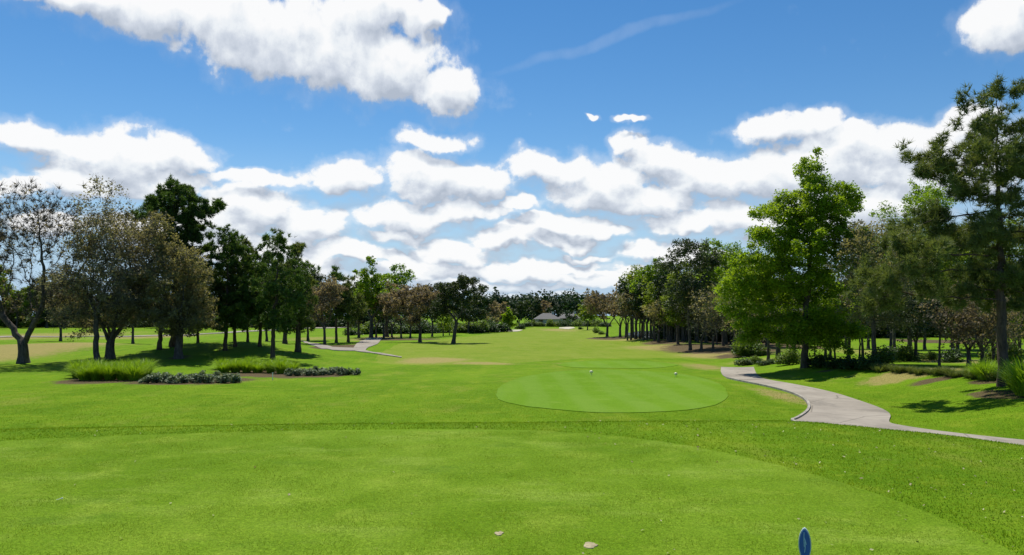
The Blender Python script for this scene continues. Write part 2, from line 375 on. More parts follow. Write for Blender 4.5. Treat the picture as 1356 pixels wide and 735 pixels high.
def path_mat():
    m, n, l = newmat('path concrete'); g = G(n, l); P = g.coord()
    a = g.noise(.35, 5, .6, P); b = g.noise(3, 6, .65, P); c = g.noise(60, 3, .6, P)
    col = g.mix(g.ramp(a, .35, .65), (.335, .300, .248), (.250, .222, .182)); col = g.mix(g.ramp(b, .5, .75, 0, .5), col, (.19, .172, .150))
    col = g.mix(g.ramp(c, .55, .75, 0, .4), col, (.42, .385, .325))
    st = g.ramp(g.noise(1.1, 6, .7, g.coord('Object', (1, .35, 1), .5)), .52, .68, 0, .55); col = g.mix(st, col, (.16, .145, .12))
    ck = n.new('ShaderNodeTexVoronoi'); ck.feature = 'DISTANCE_TO_EDGE'; ck.inputs['Scale'].default_value = .45; l.new(g.coord('Object', None), ck.inputs['Vector'])
    col = g.mix(g.ramp(ck.outputs['Distance'], .004, .014, .5, 0), col, (.10, .09, .07))
    g.out(g.bsdf(col, .95, .1, c, .4, .006).outputs[0]); return m
M_path = path_mat()
M_kerb = plain('kerb concrete', (.40, .37, .31), .9, .2, .55, 5)
M_sand = plain('bunker sand', (.50, .46, .35), .95, .1, .2, 2)

# ------------------------------------------------------------------ ground: one fan-shaped grid, split into rough and fairway
def world_blob(px, py, rx, ry):
    c = W(px, py); a = W(px, min(py + ry, 733)); b = W(px, py - ry)
    return c.x, c.y, max(.4, rx / F * c.y), max(.6, abs(b.y - a.y) / 2)
DRY = [(85,455,85,12,.7),(30,446,90,8,.5),(200,446,60,5,.5),(575,477,45,4,.8),(640,481,50,2,.6),(765,481,45,1.5,.4),(880,460,60,5,.6),(950,469,50,5,.8),
       (1035,524,26,13,.55),(1120,500,30,6,.3),(1215,493,62,6,1.0),(1180,504,40,6,.55),(930,485,30,5,.5),(1290,478,60,4,.7),(1150,466,70,5,.4),(840,449,60,2,.6),
       (500,447,30,4,.6),(420,448,60,3,.4),(1230,440,60,8,.9),(740,437,30,2,.5),(1000,478,60,4,.4),(1270,590,60,10,.22),(1200,610,80,14,.15)]
SOIL_SHADE = [(1335,523,24,11,1.0),(1310,505,24,4,.8),(950,459,70,6,.75),(1000,455,60,6,.8),(985,470,45,3,.7),(805,448.5,26,1.6,1.0),(880,453,30,3,.7),(438,461,30,4,1.0),(235,474,22,5,.42),  # mulch and bare earth; patches under trees also paint in their shade
        (140,474,20,5,.35),(250,504,75,5,.9),(140,504,60,4,.9),(345,495,60,4,.8),(345,489,60,5,.7),(400,496,70,4,.8),(145,500,45,8,.7),(1240,452,40,4,.8),(530,449,50,1.4,.9),(1250,501,60,3,.6),(1100,490,60,3,.35),(1220,493,40,3,.3)]
FAIR = [(498,480.5),(560,484),(650,484),(705,479),(770,474.5),(860,474.5),(950,471),(905,463),(862,454),(812,448),(792,440),(785,433.5),(705,433.5),(690,437),(640,443),(560,452),(525,456),(500,468)]

def build_ground():
    rows = [-18.0]
    while rows[-1] < 3600:
        d = max(rows[-1], 0); rows.append(rows[-1] + (max(.14, .0105 * d) if 6 < rows[-1] < 200 else (1.0 if rows[-1] < 4.5 else (.25 if rows[-1] <= 6 else .03 * d))))
    ys = np.array(rows); nu = 440
    u = np.linspace(-1, 1, nu); u = .55 * u + .45 * u ** 3
    X = u[None, :] * (1.15 * (np.maximum(ys, 0) + 22))[:, None]; Y = np.repeat(ys[:, None], nu, 1)
    Z = hgt(X, Y)
    V = np.stack([X, Y, Z], -1).reshape(-1, 3)
    ny = len(ys); i = np.arange(ny - 1)[:, None] * nu + np.arange(nu - 1)[None, :]
    Q = np.stack([i, i + 1, i + nu + 1, i + nu], -1).reshape(-1, 4)
    dry = np.zeros(X.shape); soil_shade = np.zeros(X.shape)
    for arr, lst in ((dry, DRY), (soil_shade, SOIL_SHADE)):
        for (px, py, rx, ry, am) in lst:
            cx, cy, a, b = world_blob(px, py, rx, ry)
            arr[:] = np.maximum(arr, am * 1.45 * np.exp(-(((X - cx) / a) ** 2 + ((Y - cy) / b) ** 2) * .9))
    # wooded ground either side: bare earth, with tree shade painted in as darker earth
    fp = [(W(*p).x, W(*p).y) for p in FAIR]
    cen = V[Q].mean(1); isf = in_poly(cen[:, 0], cen[:, 1], fp)
    for nm, sel, mt, lab in (('rough', ~isf, M_rough, None), ('fairway', isf, M_fair, None)):
        q = Q[sel]; used = np.unique(q); remap = np.full(len(V), -1); remap[used] = np.arange(len(used))
        me = mesh_np(nm, V[used], remap[q], [mt], smooth=True)
        for an, arr in (('dry', dry), ('soil_shade', soil_shade)):
            a = me.attributes.new(an, 'FLOAT', 'POINT'); a.data.foreach_set('value', arr.reshape(-1)[used].astype(np.float32))
        tag(link(nm, me), kind='structure')
build_ground()

def smooth_closed(pts, k=3):
    pts = [tuple(p[:2]) for p in pts]
    for _ in range(k):
        out = []
        for i in range(len(pts)):
            a, b = pts[i], pts[(i + 1) % len(pts)]
            out += [(a[0] * .75 + b[0] * .25, a[1] * .75 + b[1] * .25), (a[0] * .25 + b[0] * .75, a[1] * .25 + b[1] * .75)]
        pts = out
    return pts
def sheet(name, poly, step, off, mt, wob=0, edge=None):
    """a surface draped over the terrain inside a closed outline, its rim folded down into the ground"""
    rnd = random.Random(5)
    bp = []
    for i in range(len(poly)):
        a, b = poly[i], poly[(i + 1) % len(poly)]; n = max(1, int(math.hypot(b[0] - a[0], b[1] - a[1]) / step))
        for k in range(n):
            t = k / n; bp.append((a[0] + (b[0] - a[0]) * t + rnd.uniform(-wob, wob), a[1] + (b[1] - a[1]) * t + rnd.uniform(-wob, wob)))
    A = np.array(bp); xs = np.arange(A[:, 0].min(), A[:, 0].max(), step); yy = np.arange(A[:, 1].min(), A[:, 1].max(), step)
    gx, gy = np.meshgrid(xs, yy); gx = gx.ravel() + .001; gy = gy.ravel()
    ok = in_poly(gx, gy, bp) & (dist_poly(gx, gy, bp) > step * .5); ip = list(zip(gx[ok], gy[ok]))
    vs = [Vector(p) for p in bp + ip]; nb = len(bp)
    r = mgeo.delaunay_2d_cdt(vs, [(i, (i + 1) % nb) for i in range(nb)], [list(range(nb))], 1, 1e-5)
    co = np.array([(v.x, v.y) for v in r[0]]); z = hgt(co[:, 0], co[:, 1]) + off
    tr = np.array([list(f) for f in r[2] if len(f) == 3])
    # skirt
    sk = np.array(bp); zs = hgt(sk[:, 0], sk[:, 1])
    V = np.concatenate([np.column_stack([co, z]), np.column_stack([sk, zs + off]), np.column_stack([sk, zs - .05])])
    b0 = len(co); b1 = b0 + nb; i = np.arange(nb); j = (i + 1) % nb
    S_ = np.stack([b0 + i, b1 + i, b1 + j, b0 + j], 1)
    me = mesh_np(name, V, [tr, S_], [mt], smooth=False)
    return tag(link(name, me), kind='structure')

_e = [W(*p) for p in [(0, 584), (170, 577), (340, 572), (520, 569), (680, 569), (790, 575), (880, 585), (960, 600), (1040, 618), (1110, 638), (1180, 661), (1260, 692), (1340, 728)]]
TEE = smooth_closed([(-13, -12), (-13, 3), (-10, 7.7)] + [(p.x, p.y) for p in _e] + [(3.0, 3.2), (3.05, 1.0), (3.1, -12)], 2)
sheet('tee_box', TEE, .5, .004, M_tee)
def px_poly(pts, k=2): return smooth_closed([W(*p) for p in pts], k)
FT1 = [(654,526),(662,510),(700,497),(760,490.5),(830,490),(900,494),(945,504),(966,520),(958,534),(920,543),(860,547),(790,547.5),(720,542),(672,535)]
FT2 = [(734,484),(748,479.5),(800,477.8),(860,478.5),(905,483),(880,487.5),(820,488),(760,487.5)]
sheet('forward_tee', px_poly(FT1), .3, .014, M_fwd, wob=.03); sheet('second_forward_tee', px_poly(FT2), .6, .014, M_fwd, wob=.06)
def wpt(p): w = W(*p); return (w.x, w.y)
left_edge = [wpt(p) for p in [(955,486.5),(954,493),(960,500.5),(985,506),(1020,513),(1047,520),(1066,528),(1074,537),(1072,546),(1058,556)]] + [(6.6, 18.9), (6.75, 17.4), (7.6, 15.3), (9.6, 12.9), (13, 10.2), (18, 7.5)]
right_edge = [wpt(p) for p in [(998,486.5),(1002,497),(1012,503),(1050,509),(1100,519),(1140,532),(1168,542),(1181,550),(1176,560)]] + [(8.75, 18.3), (9.25, 17.1), (10.5, 15.7), (12.6, 14.0), (15.5, 12.1), (20, 9.8)]
# beyond the visible end the path runs on behind the trees
far_l = [(17.5, 52), (12.6, 46.5)]; far_r = [(19, 51), (14.2, 45)]
PATH = far_l + left_edge + right_edge[::-1] + far_r[::-1]
def chaikin_open(p, k=2):
    for _ in range(k):
        o = [p[0]]
        for a, b in zip(p[:-1], p[1:]): o += [(a[0]*.75+b[0]*.25, a[1]*.75+b[1]*.25), (a[0]*.25+b[0]*.75, a[1]*.25+b[1]*.75)]
        p = o + [p[-1]]
    return p
le = chaikin_open(left_edge); re = chaikin_open(right_edge)
cart = sheet('cart_path', le + re[::-1], .4, .03, M_path)
def strip(name, line, w, h0, h1, mt, parent=None, side=1):
    L_ = np.array(line); t = np.gradient(L_, axis=0); t /= np.linalg.norm(t, axis=1)[:, None]; nrm = np.column_stack([t[:, 1], -t[:, 0]]) * side
    A = L_; B = L_ + nrm * w; z = hgt(L_[:, 0], L_[:, 1]); n = len(L_)
    V = np.concatenate([np.column_stack([A, z + h0]), np.column_stack([A, z + h1]), np.column_stack([B, z + h1]), np.column_stack([B, z + h0])])
    i = np.arange(n - 1); fs = [np.stack([a * n + i, a * n + i + 1, b * n + i + 1, b * n + i], 1) for a, b in ((0, 1), (1, 2), (2, 3))]
    return link(name, mesh_np(name, V, fs, [mt]), parent)
strip('kerb', le[10:], .07, -.05, .065, M_kerb, cart, 1)
# left-hand path crossing behind the trees
lp_a = [wpt(p) for p in [(532,474.0),(505,470.2),(470,465),(440,464),(420,460),(400,452)]]
lp_b = [wpt(p) for p in [(398,451),(424,456),(440,460),(468,461),(472,455.5),(486,448),(506,447),(500,456),(488,460),(484,464.5),(510,469),(532,473.2)]]
sheet('side_path', lp_a + lp_b, .8, .05, M_path)
rd_a = [wpt(p) for p in [(-60,447),(150,446.5),(245,445),(300,441.5),(360,438),(450,434.5),(520,431)]]
rd_b = [wpt(p) for p in [(520,430),(450,433),(360,436.8),(300,440.1),(245,443.7),(150,445.6),(-60,446.2)]]
sheet('far_road', rd_a + rd_b, 2.5, .09, M_path)
for nm, pts in (('bunker', [(738,434.6),(746,433.2),(762,433.4),(760,435.2),(748,436.4)]), ('far_bunker', [(664,438.5),(676,436.6),(694,436.9),(690,438.6),(676,439.6)])):
    sheet(nm, px_poly(pts, 2), 1.5, .07, M_sand)
# pond behind the right-hand trees
def water():
    m, n, l = newmat('pond water'); g = G(n, l)
    p = g.bsdf((.02, .03, .03), .06, .6, g.noise(1.5, 4, .6, g.coord()), .12, .03); g.out(p.outputs[0]); return m
sheet('pond_water', px_poly([(826,446),(835,440),(860,438),(905,440),(960,443),(950,449),(900,451),(860,448.5)], 2), 2.0, .06, water())

# ------------------------------------------------------------------ trees
def rdirs(rng, n):
    v = rng.normal(size=(n, 3)); return v / np.linalg.norm(v, axis=1)[:, None]
def skeleton(rng, H, trunk_top, lean, lobes, nclump, natt, step, leader=False, fork=1, spread=.5):
    """grow a branching skeleton towards points scattered through the crown lobes"""
    lob = np.array(lobes, float); wv = lob[:, 3] * lob[:, 4] * lob[:, 5]; wv = wv / wv.sum()
    k = rng.choice(len(lob), nclump, p=wv); d = rdirs(rng, nclump) * (rng.random(nclump) ** .42)[:, None]
    cc = lob[k, :3] + d * lob[k, 3:]
    csz = rng.uniform(.55, 1.1, nclump) * spread
    kk = rng.integers(0, nclump, natt)
    A = cc[kk] + rng.normal(size=(natt, 3)) * csz[kk][:, None] * np.array([1, 1, .65]) * .5
    A = A[A[:, 2] > (.16 if trunk_top >= .16 else .04) * H]
    nodes = [np.array([0, 0, 0.])]; par = [-1]
    def chain(start, end, n, jit):
        p = start; a = nodes[start].copy()
        for i in range(1, n + 1):
            t = i / n; q = a + (end - a) * t + rng.normal(size=3) * jit * np.array([1, 1, .2]) * (1 if i < n or True else 0)
            nodes.append(q); par.append(p); p = len(nodes) - 1
        return p
    zt = trunk_top * H; n0 = max(3, int(zt / step))
    t0 = chain(0, np.array([lean[0] * zt, lean[1] * zt, zt]), n0, .02 * H / 10)
    if leader:
        tops = lob[:, 2] + lob[:, 5]; top = lob[np.argmax(tops)]
        chain(t0, np.array([top[0], top[1], min(H * .96, tops.max())]), max(3, int((tops.max() - zt) / step)), .05 * H / 10)
    elif fork > 1:
        a0 = rng.uniform(0, 6.28)
        for f in range(fork):
            a = a0 + f * 6.28 / fork + rng.uniform(-.4, .4); ln = rng.uniform(.14, .24) * H
            r = ln * rng.uniform(.5, .85)
            c = nodes[t0] + np.array([math.cos(a) * r, math.sin(a) * r * .8, ln]); chain(t0, c, max(2, int(ln / step)), .03 * H / 10)
    P = np.array(nodes); par = list(par)
    dist = np.full(len(A), 1e9); near = np.zeros(len(A), int)
    def upd(new, base):
        nonlocal dist, near
        dd = np.linalg.norm(A[:, None, :] - new[None], axis=2); j = dd.argmin(1); dm = dd[np.arange(len(A)), j]
        b = dm < dist; dist[b] = dm[b]; near[b] = j[b] + base
    first = int(n0 * (.8 if not leader else .55))
    upd(P[first:], first)
    for it in range(90):
        if not len(A) or len(P) > 9000: break
        vec = A - P[near]; vec /= np.linalg.norm(vec, axis=1)[:, None] + 1e-9
        un, inv = np.unique(near, return_inverse=True); s = np.zeros((len(un), 3)); np.add.at(s, inv, vec)
        s /= np.linalg.norm(s, axis=1)[:, None] + 1e-9; s += rng.normal(size=s.shape) * .16; s[:, 2] += .04; s /= np.linalg.norm(s, axis=1)[:, None]
        new = P[un] + s * step; base = len(P); P = np.vstack([P, new]); par += un.tolist()
        upd(new, base)
        keep = dist > step * 1.15; A = A[keep]; dist = dist[keep]; near = near[keep]
    return P, np.array(par)
def radii(P, par, R, tip, expo=2.1):
    n = len(P); r = np.zeros(n); nch = np.bincount(par[1:], minlength=n)
    acc = np.zeros(n)
    for i in range(n - 1, -1, -1):
        v = 1.0 if nch[i] == 0 else acc[i]
        r[i] = v
        if par[i] >= 0: acc[par[i]] += v
    r = r ** (1 / expo); r = tip + ((r - 1) / max(r[0] - 1, 1e-6)) ** 1.2 * (R - tip)
    fl = 1 + .55 * np.exp(-P[:, 2] / .22) * (P[:, 2] < 1.2); return np.where(r > R * .3, r * fl, r), nch
def tubes(P, par, r, sides=6, rmin=0.0):
    n = len(P); kp = np.ones(n, bool)
    for q in range(1, n): kp[q] = kp[par[q]] and r[q] > rmin
    c = np.arange(1, n); p = par[c]; keep = kp[c]; c, p = c[keep], p[keep]
    d = P[c] - P[p]; dl = np.linalg.norm(d, axis=1)[:, None] + 1e-9; d = d / dl
    nd = np.zeros_like(P); nd[:, 2] = 1; nd[c] = d
    order = np.full(n, -1); best = np.zeros(n)
    for ci, pi in zip(c, p):
        if r[ci] > best[pi]: best[pi] = r[ci]; order[pi] = ci
    main = order[p] == c
    dp = np.where(main[:, None], nd[p], d); rp = np.where(main, r[p], np.minimum(r[p], r[c] * 1.35))
    def ring(o, dirn, rad):
        ref = np.where(np.abs(dirn[:, 0:1]) < .9, np.array([[1., 0, 0]]), np.array([[0, 1., 0]]))
        a = np.cross(dirn, ref); a /= np.linalg.norm(a, axis=1)[:, None]; b = np.cross(dirn, a)
        th = np.arange(sides) * 2 * math.pi / sides
        return o[:, None] + rad[:, None, None] * (a[:, None] * np.cos(th)[None, :, None] + b[:, None] * np.sin(th)[None, :, None])
    R0 = ring(P[p], dp, rp); R1 = ring(P[c], d, r[c]); m = len(c)
    V = np.concatenate([R0.reshape(-1, 3), R1.reshape(-1, 3)]); i = np.arange(m)[:, None] * sides; k = np.arange(sides)[None]; k2 = (k + 1) % sides
    Fq = np.stack([i + k, i + k2, m * sides + i + k2, m * sides + i + k], -1).reshape(-1, 4)
    return V, Fq
def leaf_quads(rng, C_, size, flat=.3):
    n = len(C_); nr = rdirs(rng, n); nr[:, 2] = np.abs(nr[:, 2]) + flat; nr /= np.linalg.norm(nr, axis=1)[:, None]
    t = np.cross(nr, rdirs(rng, n)); t /= np.linalg.norm(t, axis=1)[:, None] + 1e-9; b = np.cross(nr, t)
    s = size * (.45 + 1.0 * rng.random(n) ** 1.6)[:, None] * 1.05
    V = np.stack([C_ - t * s * .7, C_ - b * s * .42 + nr * s * .08, C_ + t * s * .7, C_ + b * s * .42 + nr * s * .08], 1).reshape(-1, 3)
    return V, np.arange(4 * n).reshape(-1, 4)
def twig_tris(rng, O, Dn, ln, wd):
    n = len(O); side = np.cross(Dn, rdirs(rng, n)); side /= np.linalg.norm(side, axis=1)[:, None] + 1e-9
    V = np.stack([O - side * wd / 2, O + side * wd / 2, O + Dn * ln], 1).reshape(-1, 3); return V, np.arange(3 * n).reshape(-1, 3)

KIND = {  # leaf material, bark, cover, twig factor, leader, trunk top, fork, attractor clumps, category
 'bare':   dict(m=M_brown, bark=M_bark, cover=.30, twig=4.6, leader=False, tt=.13, fork=3, cl=90,  cat='tree'),
 'grey':   dict(m=M_grey,  bark=M_bark,  cover=1.9, twig=1.6, leader=False, tt=.16, fork=3, cl=110, cat='tree'),
 'brown':  dict(m=M_brown, bark=M_bark,  cover=2.8, twig=1.2, leader=False, tt=.20, fork=3, cl=80,  cat='tree'),
 'tan':    dict(m=M_tan,   bark=M_bark,  cover=2.8, twig=.9,  leader=False, tt=.20, fork=3, cl=70,  cat='tree'),
 'oak':    dict(m=M_oak,   bark=M_bark,  cover=3.8, twig=.5,  leader=False, tt=.22, fork=3, cl=60,  cat='tree'),
 'dark':   dict(m=M_dark,  bark=M_bark,  cover=4.0, twig=.3,  leader=False, tt=.25, fork=3, cl=55,  cat='tree'),
 'green':  dict(m=M_green, bark=M_bark,  cover=3.8, twig=.3,  leader=False, tt=.25, fork=2, cl=60,  cat='tree'),
 'vivid':  dict(m=M_vivid, bark=M_bark,  cover=3.8, twig=.2,  leader=False, tt=.25, fork=2, cl=60,  cat='tree'),
 'spring': dict(m=M_spring,bark=M_bark,  cover=6.6, twig=.4,  leader=True,  tt=.16, fork=1, cl=150, cat='tree'),
 'pine':   dict(m=M_pine,  bark=M_pbark, cover=4.6, twig=.3,  leader=True,  tt=.30, fork=1, cl=80,  cat='pine tree'),
 'opine':  dict(m=M_pine2, bark=M_pbark, cover=4.4, twig=.3,  leader=True,  tt=.30, fork=1, cl=75,  cat='pine tree'),
}
def dome(l, r, t, b, n=0): return (l, r, t, b)
NAMES = dict(bare='bare_tree', grey='budding_tree', brown='oak_tree', tan='budding_tree', oak='live_oak_tree', dark='evergreen_tree', green='broadleaf_tree', vivid='broadleaf_tree', spring='cypress_tree', pine='pine_tree', opine='pine_tree')
def tree(kind, px, row, top, left, right, label, bottom=None, tw=None, group=None, seed=None, lobes=None, cover=1.0, fork=None, tt=None, lean=None, depth=None, clumps=None):
    """one tree: foot at (px,row), crown between columns left-right and rows top-bottom, all turned into metres at its own distance"""
    K = KIND[kind]; w = W(px, row) if depth is None else None
    if w is None:
        d = pix_dir(px, row); d = d / d.y; w = Vector((d.x * depth, depth, float(hgt(d.x * depth, depth))))
    D = w.y; s = D / F; rng = np.random.default_rng(seed if seed is not None else int(px * 7 + top * 13) % 99991)
    H = (HZ - top) * s + EYE - w.z if depth is not None else (row - top) * s
    if bottom is None: bottom = row - (row - top) * .28
    zb = H * (row - bottom) / max(row - top, 1)
    if lobes is None:
        cx = ((left + right) / 2 - px) * s; rx = (right - left) / 2 * s; cz = (H + zb) / 2; rz = (H - zb) / 2
        if K['leader'] and kind != 'spring':
            lobes = [(cx * .5, 0, H - rz * .55, rx * .62, rx * .62, rz * .55), (cx, 0, cz - rz * .25, rx, rx * .9, rz * .7)]
        elif kind == 'spring':
            lobes = [(cx, 0, zb + rz * .65, rx, rx * .9, rz * .65), (cx * .6, 0, cz + rz * .3, rx * .66, rx * .6, rz * .6), (cx * .3, 0, H - rz * .35, rx * .33, rx * .33, rz * .36)]
        else:
            lobes = [(cx, 0, cz, rx * .85, rx * .75, rz * (.88 if (tt or 1) >= .16 else 1.0))]
            for _ in range(5):
                a = rng.uniform(0, 6.28); q = rng.uniform(.35, .75)
                lobes.append((cx + math.cos(a) * rx * q, math.sin(a) * rx * q * .8, cz + rng.uniform(-.35, .6) * rz, rx * .40, rx * .40, rz * .40))
    else:
        lobes = [((l + r) / 2 * s - px * s, dy, H * (row - (t + b) / 2) / (row - top), (r - l) / 2 * s, (r - l) / 2 * s * .85, H * (b - t) / 2 / (row - top)) for (l, r, t, b, dy) in lobes]
    lob = np.array(lobes); A = float(((lob[:, 0] + lob[:, 3]).max() - (lob[:, 0] - lob[:, 3]).min()) * ((lob[:, 2] + lob[:, 5]).max() - (lob[:, 2] - lob[:, 5]).min()) * .72)
    near = D < 75
    step = max(.20 if D < 60 else .3, H * (.026 if near else .045))
    ncl = clumps or (K['cl'] if near else max(18, int(K['cl'] * .55)))
    natt = int(1500 if near else (520 if D < 140 else 220))
    if kind == 'spring' and near: natt = 3600
    if 'pine' in kind and near: natt = 3000 if px == 1330 else 2000
    if kind in ('bare', 'grey') and near: natt = 1900
    spread = (.85 if not K['leader'] else .6) * max(1, H / 9)
    P, par = skeleton(rng, H, tt or K['tt'], lean or (rng.uniform(-.05, .05), 0), lobes, ncl, natt, step, K['leader'], fork or K['fork'], spread)
    R = (tw or max(6, (row - top) * .045)) * s / 2 / 1.35
    r, nch = radii(P, par, R, .008 * max(1, D / 60)); r = r * (1 - .42 * np.clip(P[:, 2] / H, 0, 1)); root = bpy.data.objects.new(NAMES[kind], None); C.objects.link(root)
    root.location = w; root.empty_display_size = .5
    tag(root, label, K['cat'], group)
    V, Q = tubes(P, par, r, 8 if D < 60 else 5, .009 * D / 30)
    V[V[:, 2] < .01, 2] -= .15
    link('trunk', mesh_np('trunk', V, Q, [K['bark']], smooth=True), root)
    # foliage
    thin = np.nonzero((r < max(.05, R * .22)) & (P[:, 2] > zb * .8))[0]; ends = np.nonzero(nch == 0)[0]; ends = ends[P[ends, 2] > zb * .7]
    if len(thin) < 10: thin = ends if len(ends) else np.arange(len(P))
    dirs = P - P[np.maximum(par, 0)]; dirs /= np.linalg.norm(dirs, axis=1)[:, None] + 1e-9
    parts = []; mats = [K['m'], K['bark']]
    pool = np.concatenate([thin, ends, ends])
    if 'pine' in kind:
        nl = max(.20, .0046 * D); nt_ = int(A * K['cover'] * cover / (nl * nl) * 1.35); nt_ = max(120, min(nt_, 15000))
        pk = rng.choice(pool, max(40, int(len(pool) * .46))); base = pk[rng.integers(0, len(pk), nt_)]; c = P[base] + rdirs(rng, nt_) * rng.random((nt_, 1)) ** .5 * step * .95
        k = 17 if D < 75 else 9; tufts = np.repeat(c, k, 0); bd = np.repeat(dirs[base] * .5 + np.array([0, 0, .45]), k, 0)
        dn = bd + rdirs(rng, nt_ * k) * 1.0; dn /= np.linalg.norm(dn, axis=1)[:, None]
        V, T = twig_tris(rng, tufts, dn, nl * rng.uniform(.75, 1.25, (nt_ * k, 1)), max(.019, .00095 * D))
        tint = np.repeat(rng.random(nt_), k) * .7 + rng.random(nt_ * k) * .3
        parts.append((V, T, 0, tint))
    else:
        ls = max(.06 if kind in ('bare', 'grey') else .075, .0019 * D)
        n = int(A * K['cover'] * cover * (1.35 if D > 75 else 1.0) / (ls * ls * .42)); n = min(n, 190000)
        base = pool[rng.integers(0, len(pool), n)]
        c = P[base] + rdirs(rng, n) * (rng.random((n, 1)) ** .6) * np.array([1, 1, .75]) * (step * 1.25 + .05) * rng.uniform(.6, 1.25, len(P))[base][:, None]
        V, Q = leaf_quads(rng, c, ls); sub = rng.random(len(P))
        parts.append((V, Q, 0, sub[base] * .55 + rng.random(n) * .45))
    if K['twig'] > 0 and D < 140:
        m = int(A * K['twig'] * (95 if D < 60 else 26)); b = pool[rng.integers(0, len(pool), m)]
        dn = dirs[b] * .7 + rdirs(rng, m) * .75 + np.array([0, 0, .2]); dn /= np.linalg.norm(dn, axis=1)[:, None]
        V, T = twig_tris(rng, P[b], dn, rng.uniform(.25, .7, (m, 1)) * max(1, step / .3) * .8, max(.010, .00048 * D))
        parts.append((V, T, 1, rng.random(m)))
    VV = []; FF = []; fm = []; tn = []; o = 0
    for (V, Fx, mi, t) in parts: VV.append(V); FF.append(Fx + o); o += len(V); fm.append(np.full(len(Fx), mi)); tn.append(t)
    link('crown', mesh_np('crown', np.vstack(VV), FF, mats, np.concatenate(fm), np.concatenate(tn)), root)
    return root

T = tree
# --- left-hand trees, front ones first
T('bare', 31, 481, 238, -70, 112, 'almost leafless grey tree with a low forked trunk at the left edge of the photo', bottom=420, tw=17, seed=3,
  lobes=[(-80, 30, 262, 400, 0), (0, 112, 250, 380, .5), (-10, 70, 238, 330, -.5), (40, 125, 330, 440, 0), (-60, 20, 350, 440, .3)], fork=2, tt=.10)
T('grey', 128, 480, 232, 75, 185, 'slender budding tree just right of the leafless one, wispy on top', bottom=400, tw=10, seed=11,
  lobes=[(112, 150, 232, 300, 0), (88, 175, 275, 350, .4), (78, 185, 330, 430, 0)], fork=2, tt=.25)
T('grey', 146, 475, 262, 60, 205, 'thick budding tree forking near the ground behind the big grass clump', bottom=440, tw=15, seed=21,
  lobes=[(95, 200, 270, 370, 0), (60, 150, 340, 448, .4), (130, 215, 330, 450, -.4), (90, 190, 390, 450, 0)], cover=1.3, fork=4, tt=.10)
T('grey', 211, 463, 290, 165, 260, 'smaller budding tree with a thin trunk standing behind and left of the tall dark pine', bottom=425, tw=8, seed=5)
T('tan', 236, 475, 276, 160, 285, 'olive-grey tree with the thickest trunk at left, in front of the tall dark pine', bottom=442, tw=14, seed=31,
  lobes=[(175, 225, 276, 350, .3), (165, 270, 318, 445, 0), (205, 288, 335, 452, .3), (175, 275, 395, 452, 0)], cover=1.25, tt=.2)
T('pine', 229, 459, 236, 180, 283, 'tallest dark pine of the left group, its full rounded head above the budding trees', bottom=400, tw=11, seed=7,
  lobes=[(184, 278, 240, 315, 0), (200, 285, 280, 350, .2), (200, 285, 330, 430, 0), (205, 245, 236, 270, 0)], cover=1.7, clumps=70)
T('pine', 298, 464, 304, 258, 342, 'full dark pine just right of the tallest one, foliage hanging low beside its trunk', bottom=448, tw=7, seed=9, cover=1.2,
  lobes=[(272, 328, 304, 345, 0), (258, 342, 330, 400, .2), (262, 340, 385, 448, -.2), (280, 340, 365, 440, .4)])
T('opine', 311, 459, 316, 290, 350, 'narrow pine half hidden behind the full dark pine', bottom=430, tw=6, seed=12)
T('pine', 344, 459, 322, 310, 372, 'smaller pine left of the leaning slender one, low straight trunk', bottom=440, tw=6, seed=14, cover=1.2)
T('pine', 361, 476, 307, 338, 406, 'slender open-headed pine leaning slightly right beside the grass bed', bottom=445, tw=8, seed=15,
  lobes=[(352, 385, 307, 345, 0), (340, 365, 325, 360, 0), (375, 407, 340, 375, .2), (340, 400, 360, 420, 0), (345, 392, 405, 448, .3)], clumps=46, cover=.8)
T('opine', 377, 455, 328, 345, 412, 'olive pine directly behind the slender leaning pine', bottom=430, tw=8, seed=16, cover=1.3)
T('opine', 394, 466, 325, 360, 420, 'leafy olive pine with a short thick trunk right of the slender leaning pine', bottom=446, tw=10, seed=17, cover=1.3)
T('brown', 430, 456, 360, 402, 452, 'brownish tree with a low hanging crown above the start of the side path', bottom=432, tw=5, seed=18, cover=1.3)
T('pine', 445, 454, 354, 410, 470, 'dark pine between the brownish tree and the rounded green one by the side path', bottom=425, tw=5, seed=19, cover=1.2)
T('opine', 461, 453, 366, 440, 487, 'rounded soft green pine nearest the bend of the side path', bottom=428, tw=5, seed=20, cover=1.5)
T('vivid', 491, 448, 342, 460, 528, 'bright green broad-leaved tree rising above the left pines', bottom=420, tw=7, seed=22)
T('vivid', 512, 446, 345, 488, 545, 'darker of the two tall green broad-leaved trees, its right side next to the brown oaks', bottom=420, tw=7, seed=23)
T('brown', 556, 453, 367, 503, 604, 'broad grey-brown oak with an upright trunk at the left edge of the fairway', bottom=432, tw=6, seed=24, cover=1.4)
T('oak', 600, 455, 360, 566, 641, 'dark oak with a trunk leaning right alone on the edge of the fairway', bottom=428, tw=7, seed=25, lean=(.16, 0), tt=.30, cover=1.1,
  lobes=[(578, 634, 360, 405, 0), (566, 610, 378, 425, .4), (600, 641, 385, 428, -.3)])
